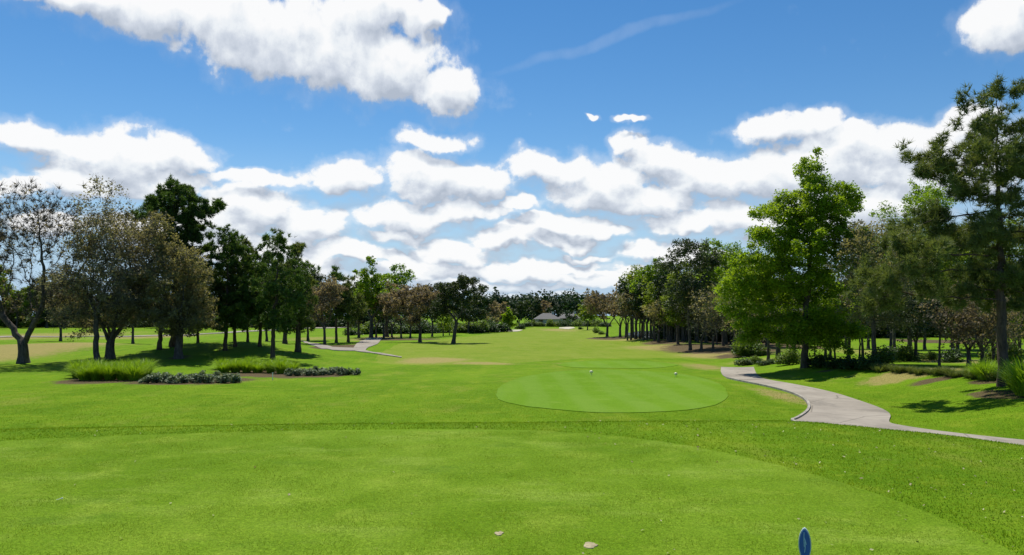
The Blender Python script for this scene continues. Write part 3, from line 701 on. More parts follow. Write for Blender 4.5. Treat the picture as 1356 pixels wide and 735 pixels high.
for i, (px, row, top, l, r, k, lab) in enumerate([
    (176, 455, 345, 148, 205, 'oak', 'dark low-crowned oak in the gap between the forking tree and the thick trunk'),
    (262, 454, 338, 236, 290, 'dark', 'dark low tree in the gap left of the full dark pine'),
    (328, 453, 345, 304, 352, 'oak', 'dark oak in the gap between the full pine and the slender one'),
    (353, 452, 350, 334, 376, 'green', 'low green tree right behind the slender leaning pine trunk'),
    (408, 451, 352, 388, 430, 'oak', 'dark oak between the leafy olive pine and the brownish path-side tree'),
    (80, 452, 350, 48, 112, 'grey', 'grey budding tree in the gap right of the leafless tree'),
    (475, 447, 368, 458, 494, 'dark', 'dark tree left of the tall bright green broad-leaved one')]):
    T(k, px, row, top, l, r, lab, bottom=row - 14, tw=4.5, group='second rank of the left group', seed=1500 + i)
for i, (px, row, top, l, r, k, lab) in enumerate([
    (498, 447, 380, 488, 518, 'brown', 'leftmost thin grey-brown tree of the shaded clump behind the fairway oaks'),
    (508, 447.5, 374, 498, 530, 'brown', 'thin grey-brown tree with pale trunk, second from the left in the shaded clump'),
    (519, 447, 372, 508, 545, 'brown', 'brown tree in the middle of the shaded clump, right of the pale trunk'),
    (531, 447.5, 376, 520, 556, 'dark', 'dark tree near the right end of the shaded clump'),
    (543, 448, 372, 530, 566, 'brown', 'slanting-trunked brown tree just left of the broad fairway oak'),
    (572, 446, 372, 556, 592, 'dark', 'dark pointed tree in the gap between the two fairway oaks'),
    (620, 441, 372, 606, 650, 'oak', 'dark oak showing behind the right side of the leaning fairway oak'),
    ]): T(k, px, row, top, l, r, lab, bottom=425, tw=3.5, group='trees of the shaded clump')
T('green', 587, 445, 404, 576, 601, 'small yellow-green sapling in the gap between the two fairway oaks', bottom=438, tw=2, cover=.9)
T('green', 595, 444, 400, 590, 601, 'thin upright green sapling right beside the leaning oak trunk', bottom=435, tw=1.6, cover=.7)
T('green', 622, 440.5, 424, 614, 629, 'tiny pale green sapling just right of the leaning oak', bottom=438, tw=1.5)
T('spring', 673, 437.5, 408, 663, 683, 'small neat conical bright green tree alone at the far left of the fairway', bottom=434.5, tw=2, cover=1.5)
for (px, row, top, l, r, k, lab) in [
    (633, 437, 384, 618, 652, 'dark', 'dark tree standing right behind the leaning fairway oak'),
    (650, 436, 398, 636, 668, 'brown', 'grey bushy tree left of the small conical green tree'),
    (664, 434, 396, 652, 678, 'brown', 'grey bushy tree directly behind the small conical green tree'),
    (688, 433, 398, 674, 704, 'oak', 'dark grey oak right of the small conical green tree'),
    (704, 431, 391, 690, 724, 'oak', 'olive oak with a broad top left of the grey-roofed house'),
    (719, 431, 396, 704, 738, 'brown', 'pale grey tree whose top rises above the left end of the house roof'),
    (737, 431, 405, 724, 751, 'dark', 'round dark tree standing in front of the house roof'),
    (754, 431, 411, 745, 764, 'dark', 'low dark round tree before the right half of the house'),
    (763, 430, 408, 754, 774, 'oak', 'dark oak at the right end of the house'),
    (775, 431, 400, 764, 790, 'green', 'green tree between the house and the brown tree on the right'),
    (646, 437, 418, 640, 654, 'tan', 'short pale bush-like tree at the foot of the far left tree line')]:
    T(k, px, row, top, l, r, lab, bottom=row - 3, tw=2, group='trees at the far end of the fairway')
# backdrop trees beyond the field on the left, seen between trunks
for (px, row, top, l, r, k, lab) in [
    (-20, 436, 330, -60, 25, 'green', 'yellow-green tree beyond the field, at the left edge behind the leafless tree'),
    (22, 434, 372, -5, 55, 'green', 'green tree beyond the field, seen through the fork of the leafless tree'),
    (62, 434, 366, 35, 95, 'oak', 'dark oak beyond the field right of the leafless tree trunk'),
    (100, 433, 380, 75, 130, 'green', 'low green tree beyond the brown field behind the two left trunks'),
    (160, 433, 372, 125, 195, 'oak', 'dark oak beyond the field right of the low forking trunk'),
    (200, 433, 378, 172, 225, 'green', 'green tree beyond the field behind the thin trunk of the left group'),
    (262, 433, 370, 235, 290, 'green', 'green tree beyond the road between the thick trunk and the full pine'),
    (325, 432, 376, 295, 350, 'oak', 'dark oak beyond the road between the full pine and the slender one'),
    (408, 431, 382, 380, 435, 'green', 'green tree beyond the road behind the brownish path-side tree'),
    (478, 430, 392, 455, 505, 'tan', 'tan tree beyond the road behind the shrub by the side path')]:
    T(k, px, row, top, l, r, lab, bottom=row - 6, tw=4, group='trees beyond the left field')
bk = random.Random(21)
for i in range(34):
    px = -70 + i * 18.6 + bk.uniform(-6, 6); row = 433.4 + bk.uniform(-.8, .9)
    T(bk.choice(['green', 'dark', 'oak', 'tan', 'green']), px, row, bk.uniform(368, 396), px - 20, px + 20, 'low-skirted tree in the continuous green belt beyond the left field', bottom=row - 1, tw=3,
      group='green belt beyond the left field', seed=900 + i, tt=.12, cover=.9)
# --- right-hand wood
T('brown', 804, 446, 383, 768, 842, 'brown leafing tree standing alone at the left end of the right-hand wood', bottom=428, tw=4.5, cover=.85, seed=41)
T('green', 778, 437, 396, 766, 790, 'small green tree showing left of the lone brown tree', bottom=432, tw=2)
for (px, row, top, l, r, k, lab) in [
    (821, 446.5, 378, 806, 848, 'brown', 'grey-brown tree right beside the lone brown one at the pond end of the wood'),
    (829, 447, 372, 815, 850, 'brown', 'forked grey tree at the left end of the pond'),
    (838, 447, 347, 828, 866, 'vivid', 'tall yellow-green tree at the left end of the right-hand wood'),
    (850, 447.5, 362, 836, 876, 'brown', 'tall grey-brown tree in front of the pond, left of the tan one'),
    (857, 448, 352, 846, 884, 'tan', 'olive tan tree whose top stands beside the yellow-green one'),
    (866, 449, 350, 852, 896, 'green', 'yellow-green tree in the middle of the pond front'),
    (872, 453.5, 398, 855, 892, 'tan', 'short golden-tan tree at the front edge of the right-hand wood'),
    (880, 450, 356, 866, 905, 'vivid', 'bright green tree left of the tall dark tree in the wood'),
    (887, 452, 398, 876, 905, 'spring', 'small lime-green tree low at the front of the wood left of the tall dark trunk'),
    (898, 456, 368, 880, 920, 'green', 'leafy green tree at the wood edge left of the tall dark tree'),
    (929, 463, 395, 912, 955, 'grey', 'low grey twiggy tree right of the tall dark tree'),
    (945, 465, 380, 925, 972, 'grey', 'grey leafing tree over the shaded clearing in the wood'),
    (958, 458, 304, 934, 985, 'vivid', 'tall dark green tree rising left of the huge bright cypress'),
    (972, 466, 350, 950, 1000, 'green', 'green tree half covered by the left side of the huge bright cypress'),
    (990, 470, 395, 968, 1010, 'grey', 'grey tree under the left skirt of the huge bright cypress')]:
    T(k, px, row, top, l, r, lab, bottom=row - 24, tw=4.5, group='front trees of the right-hand wood')
T('oak', 914, 464, 309, 878, 948, 'tall dark tree with a straight bare trunk and open tiered top in the right-hand wood', bottom=410, tw=6, seed=44, tt=.45,
  lobes=[(893, 934, 309, 345, 0), (878, 905, 330, 362, .4), (915, 948, 330, 372, -.3), (885, 945, 365, 412, .3)], cover=1.1, clumps=40)
rw = random.Random(8)
for i in range(34):
    px = 832 + i * 5.2 + rw.uniform(-2, 2); row = 448 + max(0, (px - 850)) * .062 + rw.uniform(-2.5, 3.5); hh = rw.uniform(62, 96)
    k = rw.choice(['dark', 'brown', 'oak', 'dark', 'green', 'grey'])
    T(k, px, row, row - hh, px - 14, px + 14, 'slim dark-trunked tree crowded in the shade inside the right-hand wood', bottom=row - 30, tw=rw.uniform(2.6, 4.2),
      group='crowded inner trees of the right-hand wood', cover=.8, seed=500 + i, tt=.4)
for i in range(20):
    px = 884 + i * 9.5 + rw.uniform(-4, 4); row = 449 + max(0, px - 930) * .05
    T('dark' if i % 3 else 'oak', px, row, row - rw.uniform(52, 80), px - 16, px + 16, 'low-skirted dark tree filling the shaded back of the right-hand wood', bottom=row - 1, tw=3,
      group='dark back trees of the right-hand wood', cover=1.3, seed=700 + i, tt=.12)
# --- the big cypress and its neighbours
T('spring', 1066, 487, 187, 955, 1146, 'huge bright green conical cypress tree on the grass beside the cart path', bottom=462, tw=13, seed=51, tt=.12, cover=1.15, clumps=170,
  lobes=[(1068, 1108, 187, 240, 0), (1042, 1128, 212, 285, 0), (1020, 1100, 250, 330, .2), (1070, 1146, 245, 330, -.2), (985, 1080, 292, 380, -.3), (1075, 1148, 310, 400, .3), (958, 1050, 340, 430, .2), (1060, 1152, 380, 455, 0), (978, 1080, 400, 458, -.3), (1010, 1140, 415, 464, .2), (1000, 1120, 300, 440, 0), (1004, 1080, 255, 340, -.2), (1090, 1150, 290, 380, -.2), (1060, 1130, 240, 300, 0)], lean=(0, 0))
for (px, row, top, l, r, k, t, lab) in [
    (1017, 477, 398, 998, 1034, 'grey', 5, 'thin leaning grey tree left of the huge cypress trunk'),
    (1031, 478, 405, 1016, 1050, 'oak', 9, 'short thick-trunked oak left of the huge cypress trunk'),
    (1053, 470, 420, 1042, 1066, 'vivid', 3, 'small bright green sapling just left of the huge cypress trunk'),
    (1079, 471, 400, 1070, 1090, 'tan', 2.4, 'very thin pale trunk right behind the huge cypress'),
    (1093, 475, 385, 1080, 1110, 'oak', 5, 'first of three straight dark trunks right of the huge cypress'),
    (1100, 476, 380, 1086, 1118, 'dark', 4.5, 'middle one of three straight dark trunks right of the huge cypress'),
    (1106, 476, 392, 1095, 1124, 'green', 3.2, 'thinnest and rightmost of three straight trunks right of the huge cypress'),
    (1124, 476, 385, 1102, 1146, 'green', 6.5, 'dark tree with a trunk curving left under the right side of the cypress'),
    (1138, 476, 375, 1122, 1160, 'oak', 3, 'thin trunk of the close pair right of the curved tree'),
    (1143, 478, 370, 1128, 1166, 'grey', 5, 'thicker trunk of the close pair right of the curved tree')]:
    T(k, px, row, top, l, r, lab, bottom=row - 34, tw=t, group='trees behind the huge cypress', tt=.4)
T('tan', 1158, 484, 282, 1128, 1200, 'tall olive-brown tree between the huge cypress and the right-hand pine', bottom=440, tw=9, seed=61, tt=.35,
  lobes=[(1130, 1180, 300, 370, 0), (1140, 1200, 285, 350, .4), (1138, 1202, 350, 440, 0)], cover=1.2)
T('vivid', 1205, 468, 238, 1168, 1262, 'tall green leafy tree rising behind the right-hand pine', bottom=400, tw=8, seed=62,
  lobes=[(1190, 1262, 238, 300, 0), (1168, 1200, 256, 290, 0), (1180, 1270, 290, 400, .4)])
T('tan', 1185, 470, 300, 1165, 1225, 'tan-green tree left of the tall leafy one behind the pine', bottom=420, tw=6, seed=63)
T('oak', 1213, 478, 370, 1176, 1262, 'dark grey-leaved oak with drooping branches left of the thin straight trunk', bottom=448, tw=6, seed=64, cover=1.3)
T('dark', 1244, 484, 382, 1222, 1268, 'dark tree on a very straight thin trunk in front of the bare earth', bottom=440, tw=4, seed=65, tt=.4)
T('brown', 1283, 485, 384, 1238, 1312, 'pinkish-brown twiggy tree with a flared trunk left of the pine', bottom=466, tw=7, seed=66, cover=1.2)
T('brown', 1301, 485, 392, 1270, 1330, 'brown twiggy tree standing closest to the left of the pine trunk', bottom=468, tw=6, seed=67, cover=1.2)
T('grey', 1316, 484, 360, 1290, 1345, 'grey-brown tree directly behind the right-hand pine trunk', bottom=462, tw=5, seed=70)
T('green', 1352, 482, 340, 1322, 1400, 'yellow-green leafy tree at the right edge behind the pine', bottom=462, tw=6, seed=68, cover=1.2)
T('green', 1268, 470, 300, 1230, 1320, 'green tree filling the background left of the pine', bottom=420, tw=6, seed=69)
T('opine', 1330, 511, 111, 1140, 1420, 'big near pine on the mulch at the right edge, the tallest thing in the photo', bottom=385, tw=18, seed=71, tt=.28, cover=1.6, clumps=120,
  lobes=[(1285, 1375, 111, 190, 0), (1222, 1270, 165, 218, .4), (1240, 1305, 180, 262, .2), (1262, 1420, 175, 270, -.2), (1200, 1300, 262, 330, .6), (1270, 1430, 260, 350, 0), (1150, 1270, 318, 395, -.5), (1260, 1430, 330, 410, .4), (1138, 1225, 345, 405, .5)])
# trees of the far right background
for (px, row, top, l, r, k, lab) in [
    (1112, 448, 380, 1080, 1150, 'green', 'green tree far beyond the clearing behind the three dark trunks'),
    (1175, 447, 372, 1140, 1210, 'oak', 'dark oak far beyond the clearing behind the olive-brown tree'),
    (1235, 446, 376, 1205, 1268, 'green', 'green tree far beyond the bare earth left of the pine'),
    (1300, 447, 370, 1265, 1335, 'oak', 'dark oak far beyond the bare earth behind the twiggy brown trees'),
    (1370, 447, 366, 1335, 1410, 'green', 'green tree far off at the right edge behind the pine'),
    (1050, 447, 370, 1015, 1085, 'dark', 'dark tree far behind the huge cypress trunk')]:
    T(k, px, row, top, l, r, lab, bottom=row - 8, tw=4, group='trees beyond the right clearing')

for i in range(30):
    px = 1000 + i * 14 + bk.uniform(-5, 5); row = 445.5 + bk.uniform(-1.5, 1.5)
    T(bk.choice(['green', 'dark', 'oak', 'tan', 'green', 'brown']), px, row, bk.uniform(352, 392), px - 24, px + 24, 'low-skirted tree in the belt closing the clearing beyond the right-hand pine', bottom=row - 1, tw=3,
      group='green belt beyond the right clearing', seed=960 + i, tt=.12, cover=.9)
for i, (px, row, top, l, r, k) in enumerate([(842, 449, 352, 822, 868, 'green'), (862, 450, 342, 842, 888, 'vivid'), (885, 451, 338, 862, 908, 'dark'), (905, 452, 335, 884, 930, 'green'), (935, 454, 326, 912, 962, 'oak'),
                                             (962, 456, 318, 940, 990, 'green'), (990, 458, 322, 965, 1018, 'dark'), (1015, 460, 330, 990, 1040, 'green'), (1120, 462, 330, 1095, 1150, 'tan'), (1150, 462, 305, 1125, 1182, 'oak'),
                                             (1180, 463, 290, 1155, 1215, 'tan'), (1225, 463, 282, 1195, 1260, 'green'), (1262, 464, 290, 1230, 1300, 'oak'), (1300, 464, 285, 1270, 1340, 'green'), (1345, 464, 280, 1310, 1390, 'green')]):
    T(k, px, row, top, l, r, 'tall full-crowned tree in the second rank of the right-hand wood, trunk hidden by nearer trees', bottom=row - 45, tw=5, group='second rank of the right-hand wood', seed=1200 + i, cover=1.0)
# far-off wood closing the view
def far_wood():
    rng = np.random.default_rng(77); VV = []; FF = []; tn = []; o = 0
    for i in range(300):
        if i < 200: x = rng.uniform(-260, 290); y = rng.uniform(285, 345); h = rng.uniform(9.5, 13.5)
        else: x = rng.uniform(-30, 60); y = rng.uniform(290, 330); h = rng.uniform(10.5, 14)
        z = float(hgt(x, y)); r = rng.uniform(3, 5); n = 330
        d = rdirs(rng, n); k = rng.integers(0, 7, n); cl = rng.normal(size=(7, 3)) * np.array([.45, .45, .35])
        c = (cl[k] * .9 + d * .5 * rng.random((n, 1)) ** .4) * np.array([r, r, h * .42]) + np.array([x, y, z + h * .55]); c = c[c[:, 2] > z]
        V, Q = leaf_quads(rng, c, .85); VV.append(V); FF.append(Q + o); o += len(V); tn.append(rng.random(len(c)) * .6 + rng.uniform(0, .4))
    tag(link('distant_wood', mesh_np('distant_wood', np.vstack(VV), np.vstack(FF), [M_far], None, np.concatenate(tn))), 'dark green distant wood closing the view beyond the fairway', 'wood', kind='stuff')
M_far = leaf_mat('far wood leaves', (.014, .036, .016), (.038, .075, .026), .2, .6, .08)
far_wood()

# ------------------------------------------------------------------ house
def box_v(x0, x1, y0, y1, z0, z1):
    V = [(x, y, z) for z in (z0, z1) for y in (y0, y1) for x in (x0, x1)]
    return V, [(0, 1, 5, 4), (1, 3, 7, 5), (3, 2, 6, 7), (2, 0, 4, 6), (4, 5, 7, 6), (0, 2, 3, 1)]
def boxes(name, bl, mt, parent):
    VV = []; FF = []
    for b in bl:
        V, Fx = box_v(*b); o = len(VV); VV += V; FF += [tuple(i + o for i in f) for f in Fx]
    return link(name, mesh_np(name, np.array(VV), np.array(FF), [mt]), parent)
M_roof = plain('grey shingle roof', (.17, .165, .155), .9, .2, .25, 3); M_wall = plain('pale stucco', (.52, .50, .46), .9, .2, .1, 3)
M_glass = plain('dark window glass', (.02, .025, .03), .1, .6)
def house(px, D, w, label, h=4.4):
    d = pix_dir(px, 420); d = d / d.y; x = d.x * D; z = float(hgt(x, D)) - .1
    root = bpy.data.objects.new('house', None); C.objects.link(root); root.location = (x, D, z); tag(root, label, 'house')
    boxes('wall', [(-w / 2, w / 2, 0, 7, 0, h * .56)], M_wall, root)
    e = .5; z0, z1 = h * .56, h
    V = [(-w/2-e, -e, z0), (w/2+e, -e, z0), (w/2+e, 7+e, z0), (-w/2-e, 7+e, z0), (-w/2+2.2, 3.5, z1), (w/2-2.2, 3.5, z1), (0, 0, 0)]
    me = bpy.data.meshes.new('roof'); me.from_pydata(V[:6], [], [(0, 1, 5, 4), (1, 2, 5), (2, 3, 4, 5), (3, 0, 4), (0, 3, 2, 1)]); me.materials.append(M_roof); link('roof', me, root)
    for k in range(int(w // 3)):
        xx = -w / 2 + 1.5 + k * 3; boxes('window', [(xx - .6, xx + .6, -.03, .05, .9, 2.1)], M_glass, root)
    boxes('chimney', [(w * .2, w * .2 + .7, 3, 3.7, z1 - .5, z1 + .5)], M_wall, root)
house(725, 236, 7.0, 'grey-roofed house half hidden by trees at the far end of the fairway', 4.0)
house(755, 240, 6.5, 'smaller grey-roofed house right of the round dark tree, mostly behind trees', 3.7)

# ------------------------------------------------------------------ planting
def copy_tree(o, parent=None):
    c = o.copy(); C.objects.link(c)
    if parent: c.parent = parent
    for ch in [q for q in list(bpy.data.objects) if q.parent == o and q is not c]: copy_tree(ch, c)
    return c
def grass_clump_mesh(seed, h=.75, r=.34, n=420, wd=.016, mt=None):
    rng = np.random.default_rng(seed); a = rng.uniform(0, 6.28, n); q = rng.random(n) ** .5 * r * .45
    o = np.column_stack([np.cos(a) * q, np.sin(a) * q, np.zeros(n)]); out = np.column_stack([np.cos(a), np.sin(a), np.zeros(n)]) + rng.normal(size=(n, 3)) * .35; out[:, 2] = 0
    hh = h * rng.uniform(.55, 1.1, n)[:, None]; sp = rng.uniform(.2, 1.2, n)[:, None] * r
    side = np.column_stack([-out[:, 1], out[:, 0], np.zeros(n)]); side /= np.linalg.norm(side, axis=1)[:, None] + 1e-9
    ts = [0, .4, .75, 1.0]; rows = []
    for t in ts:
        p = o + out * sp * t ** 1.7 + np.array([0, 0, 1]) * hh * (t - .28 * t ** 3 * (sp / r)); w_ = wd * (1 - .85 * t ** 2)
        rows.append((p - side * w_ / 2, p + side * w_ / 2))
    V = np.stack([x for pr in rows for x in pr], 1).reshape(-1, 3); i = np.arange(n)[:, None] * 8
    Q = np.concatenate([i + np.array([[2*k, 2*k+1, 2*k+3, 2*k+2]]) for k in range(3)]); t = np.tile(rng.random(n), 3)
    return mesh_np('blades', V, Q, [mt or M_grass], None, t)
def shrub_mesh(seed, r=.35, h=.45, n=900, ls=.07, mt=None):
    rng = np.random.default_rng(seed); k = 9; cl = rdirs(rng, k) * .55; cl[:, 2] = np.abs(cl[:, 2]); kk = rng.integers(0, k, n)
    c = (cl[kk] + rdirs(rng, n) * .45 * rng.random((n, 1)) ** .35) * np.array([r, r, h]) * 1.0; c[:, 2] = np.abs(c[:, 2]) + .04
    V, Q = leaf_quads(rng, c, ls, .5); o = len(V)
    m = 26; a = rdirs(rng, m); a[:, 2] = np.abs(a[:, 2]) + .5; a /= np.linalg.norm(a, axis=1)[:, None]
    V2, T2 = twig_tris(rng, np.zeros((m, 3)) + np.array([0, 0, -.02]), a, np.full((m, 1), h * .9), .02)
    return mesh_np('leaves', np.vstack([V, V2]), [Q, T2 + o], [mt or M_shrub, M_bark], np.concatenate([np.zeros(n), np.ones(m)]), np.concatenate([rng.random(n), rng.random(m)]))
def place_one(name, me, px, row, s, label, cat, group=None, seed=0):
    rr = random.Random(seed * 31 + int(px)); w = W(px + rr.uniform(-1.5, 1.5), row + rr.uniform(-.5, .4)); o = link(name, me, None, w); o.scale = (s * rr.uniform(.8, 1.15), s * rr.uniform(.8, 1.15), s * rr.uniform(.62, .98)); o.rotation_euler = (0, 0, rr.uniform(0, 6.28))
    return tag(o, label, cat, group, 'thing')
GC = [grass_clump_mesh(s, .8, .45, 520, .02) for s in (1, 2, 3)]
SH = [shrub_mesh(s, .34, .42, 700, .06) for s in (4, 5, 6)]
DK = [shrub_mesh(s, .8, .9, 1500, .09, M_bush) for s in (7, 8)]
LT = [shrub_mesh(s, .8, .9, 1400, .09, M_lite) for s in (9, 10)]
DC = [grass_clump_mesh(s, .55, .4, 300, .022, leaf_mat('edging grass', (.075, .12, .02), (.2, .24, .07), .35, .5, 2)) for s in (11, 12)]
# big bed at left: tall bright clumps, three rows deep
k = 0
for (row, a, b, n) in ((500, 104, 188, 6), (503.5, 112, 180, 5), (496, 108, 192, 6)):
    for i in range(n):
        px = a + (b - a) * i / (n - 1); k += 1
        place_one('grass_clump', GC[k % 3], px, row, 1.15, 'bright green ornamental grass clump massed in the large bed under the forking tree', 'grass clump', 'tall grass clumps of the left bed', k)
for i in range(11):
    px = 197 + i * 11.4
    lab = 'low grey-green shrub in the front row right of the large bright grass bed'
    if i == 0: lab = 'grey-green shrub touching the large bright grass bed, first of its row'
    if i == 10: lab = 'grey-green shrub at the right end of the row left of the gap between beds'
    place_one('low_shrub', SH[i % 3], px, 507.5 - i * .05, 1.0, lab, 'shrub', 'front row of low shrubs', 40 + i)
for i in range(7):
    place_one('low_shrub', SH[(i + 1) % 3], 206 + i * 16, 501.5, .9, 'low grey-green shrub in the back row right of the large bright grass bed', 'shrub', 'back row of low shrubs', 60 + i)
for (row, a, b, n) in ((493, 297, 388, 7), (489, 294, 372, 7)):
    for i in range(n):
        px = a + (b - a) * i / (n - 1); k += 1
        place_one('grass_clump', GC[k % 3], px, row + 2 * i / n, 1.0, 'bright green ornamental grass clump in the second bed below the slender leaning pine', 'grass clump', 'grass clumps of the second bed', k)
for i in range(9):
    lab = 'low dark shrub in the row trailing right from the second grass bed'
    if i == 8: lab = 'last low dark shrub at the right tip of the second planting bed'
    place_one('low_shrub', SH[i % 3], 384 + i * 11, 497.5 - i * .1, .95, lab, 'shrub', 'shrubs trailing from the second bed', 80 + i)
for i in range(8):
    place_one('low_shrub', SH[i % 3], 392 + i * 9, 493.5, .8, 'low shrub behind the trailing row of the second bed', 'shrub', 'back shrubs of the second bed', 95 + i)
for i in range(58):
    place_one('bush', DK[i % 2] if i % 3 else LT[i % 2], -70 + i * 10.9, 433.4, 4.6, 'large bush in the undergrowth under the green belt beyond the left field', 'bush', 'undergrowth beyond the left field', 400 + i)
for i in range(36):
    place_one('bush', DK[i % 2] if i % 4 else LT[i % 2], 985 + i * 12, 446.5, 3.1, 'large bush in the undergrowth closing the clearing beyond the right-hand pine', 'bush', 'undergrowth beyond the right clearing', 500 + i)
for i in range(20):
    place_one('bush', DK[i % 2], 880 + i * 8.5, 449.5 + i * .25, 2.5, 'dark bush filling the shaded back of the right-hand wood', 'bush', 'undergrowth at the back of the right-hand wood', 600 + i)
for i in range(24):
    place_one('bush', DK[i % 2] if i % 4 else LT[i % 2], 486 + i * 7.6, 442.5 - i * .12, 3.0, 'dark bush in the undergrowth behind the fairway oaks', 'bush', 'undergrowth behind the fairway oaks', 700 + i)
# right-hand edging grasses
for i in range(24):
    px = 1150 + i * 8.2; row = 489 + (px - 1150) * .075 + (i % 3) * 1.2
    place_one('edging_grass', DC[i % 2], px, row, .68, 'tufted olive edging grass in the row between the straw patch and the trees', 'grass clump', 'edging grass row at the right', 120 + i)
for i, (px, row, s) in enumerate([(1296, 501, .9), (1306, 503, .95), (1315, 500, .9)]):
    place_one('grass_clump', GC[i], px, row, s, ['bright grass clump at the end of the edging row, farthest left of the pine trunk', 'bright grass clump between the edging row and the pine trunk', 'bright grass clump touching the left of the pine trunk'][i], 'grass clump', 'bright clumps by the pine', 150 + i)
for i, (px, row, s) in enumerate([(1352, 516, 1.35), (1362, 524, 1.5), (1347, 505, 1.2)]):
    place_one('grass_clump', GC[i], px, row, s, ['tall bright grass clump just right of the pine trunk', 'bright grass clump cut by the right edge of the photo', 'bright grass clump behind the others right of the pine trunk'][i], 'grass clump', 'tall clumps right of the pine', 160 + i)
BUSH = [(986,484,.75,1,'round dark bush at the far end of the cart path'), (999,482,.6,0,'small bright bush just right of the far end of the cart path'), (1010,484,.55,1,'small round dark bush right of the cart path end'),
        (984,472,1.3,0,'tall yellow-green bush behind the far end of the cart path'), (1000,471,1.3,0,'leafy yellow-green bush left of the thin leaning tree'), (1024,482,.5,1,'tiny dark bush between path end and cypress'),
        (1046,483,1.0,0,'bright green bush left of the cypress trunk'), (1053,480,.9,0,'bright green bush touching the left of the cypress trunk'),
        (1080,486,.9,1,'dark shrub just right of the cypress trunk'), (1094,487,.85,1,'dark shrub below the first of the three straight trunks'), (1108,488,.9,1,'dark shrub below the thinnest straight trunk'), (1122,488,.9,1,'dark shrub below the curved trunk'),
        (1136,489,.9,1,'dark shrub below the close pair of trunks'), (1149,489,.8,1,'dark shrub touching the left of the olive-brown tree'), (1168,484,1.1,0,'yellow-green bush right of the olive-brown tree trunk'),
        (1176,476,1.2,1,'palmetto-like dark bush behind the edging grass'), (1192,476,1.3,1,'dark spreading bush left of the thin straight trunk'), (1205,478,1.0,0,'light green bush behind the edging grass row'),
        (1262,480,1.0,1,'dark round bush right of the thin straight trunk'), (1232,477,.6,0,'small pale bush left of the thin straight trunk'), (1330,484,1.2,0,'green bush behind the pine trunk'),
        (466,444,2.1,1,'dark round bush beside the side path bend'), (480,440,1.6,0,'pale green bush behind the dark round one by the side path'),
        (768,436,1.2,0,'small pale bush on the far fairway edge'), (789,441.5,1.3,0,'low pale green bush left of the lone brown tree'), (797,442.5,1.1,0,'low pale bush at the foot of the lone brown tree'),
        (650,438,2.4,1,'dark bush at the foot of the far left tree line'), (636,441,2.0,1,'dark bush below the leaning oak crown at the tree line'), (612,440,2.2,1,'dark bush behind the leaning oak trunk'),
        (690,436,1.8,1,'low dark bush right of the small conical tree')]
for i, (px, row, s, t, lab) in enumerate(BUSH):
    place_one('bush', (DK if t else LT)[i % 2], px, row, s, lab, 'bush', 'bushes', 200 + i)
for i in range(22):
    px = 694 + i * 5.2
    place_one('bush', (DK if (i * 7) % 5 < 3 else LT)[i % 2], px, 432.2 + (i % 3) * .3, 2.0 + (i % 4) * .35, 'low bush in the continuous hedge-like row across the far end of the fairway', 'bush', 'row of bushes across the fairway end', 260 + i)

# ------------------------------------------------------------------ turf blades in the rough and along the tee edge
def turf_blades(name, n, ymin, ymax, hlo, hhi, wd, seed, cond, label, mt, power=1.0):
    rng = np.random.default_rng(seed); y = ymin + (ymax - ymin) * rng.random(n) ** power; x = (rng.random(n) * 2 - 1) * (y * .72 + 1.5)
    ok = cond(x, y); x, y = x[ok], y[ok]; n = len(x)
    z = hgt(x, y); o = np.column_stack([x, y, z - .004]); d = rng.normal(size=(n, 3)) * .55; d[:, 2] = 1; d /= np.linalg.norm(d, axis=1)[:, None]
    clump = .5 + .5 * np.sin(x * 5.1 + 2 * np.sin(y * 3.3)) * np.sin(y * 4.3 + 2 * np.sin(x * 2.9))
    h = (hlo + (hhi - hlo) * rng.random(n) * (.4 + .8 * clump))[:, None]
    V, T_ = twig_tris(rng, o, d, h, (wd * (1 + y / 14))[:, None])
    t = np.clip(rng.random(n) * .6 + clump * .4, 0, 1)
    tag(link(name, mesh_np(name, V, T_, [mt], None, t)), label, 'grass', kind='stuff')
teep = TEE; ft1 = px_poly(FT1); pathp = le + re[::-1]; ft2 = px_poly(FT2)
def not_tee(x, y): return ~in_poly(x, y, teep)
_rr = np.random.default_rng(4)
def rough_ok(x, y): return (_rr.random(len(x)) > sstep(11, 36, y)) & ~in_poly(x, y, teep) & ~(in_poly(x, y, ft1) & (dist_poly(x, y, ft1) > .22 * _rr.random(len(x)) ** 1.5)) & ~in_poly(x, y, ft2) & ~(in_poly(x, y, pathp) & (dist_poly(x, y, pathp) > .07 * _rr.random(len(x))))
turf_blades('rough_grass', 620000, 4.5, 36, .012, .034, .006, 1, rough_ok, 'uncut bright green rough grass around the tee and beside the path', M_blade, 1.15)
turf_blades('tee_edge_grass', 60000, 4.0, 11.5, .014, .030, .005, 2, lambda x, y: not_tee(x, y) & (dist_poly(x, y, teep) < .22), 'slightly longer dark fringe of grass along the edge of the tee', M_blade)
M_short = leaf_mat('short turf blade', (.100, .190, .004), (.320, .410, .040), .3, .7, 1.1, .05)
turf_blades('mown_grass', 700000, 3.0, 10.6, .008, .024, .0042, 3, lambda x, y: in_poly(x, y, teep), 'short mown turf of the tee in the foreground', M_short, 1.15)

turf_blades('forward_mown_grass', 160000, 17, 36, .010, .022, .005, 6, lambda x, y: in_poly(x, y, ft1), 'short mown turf of the oval forward tee', M_short, 1.0)
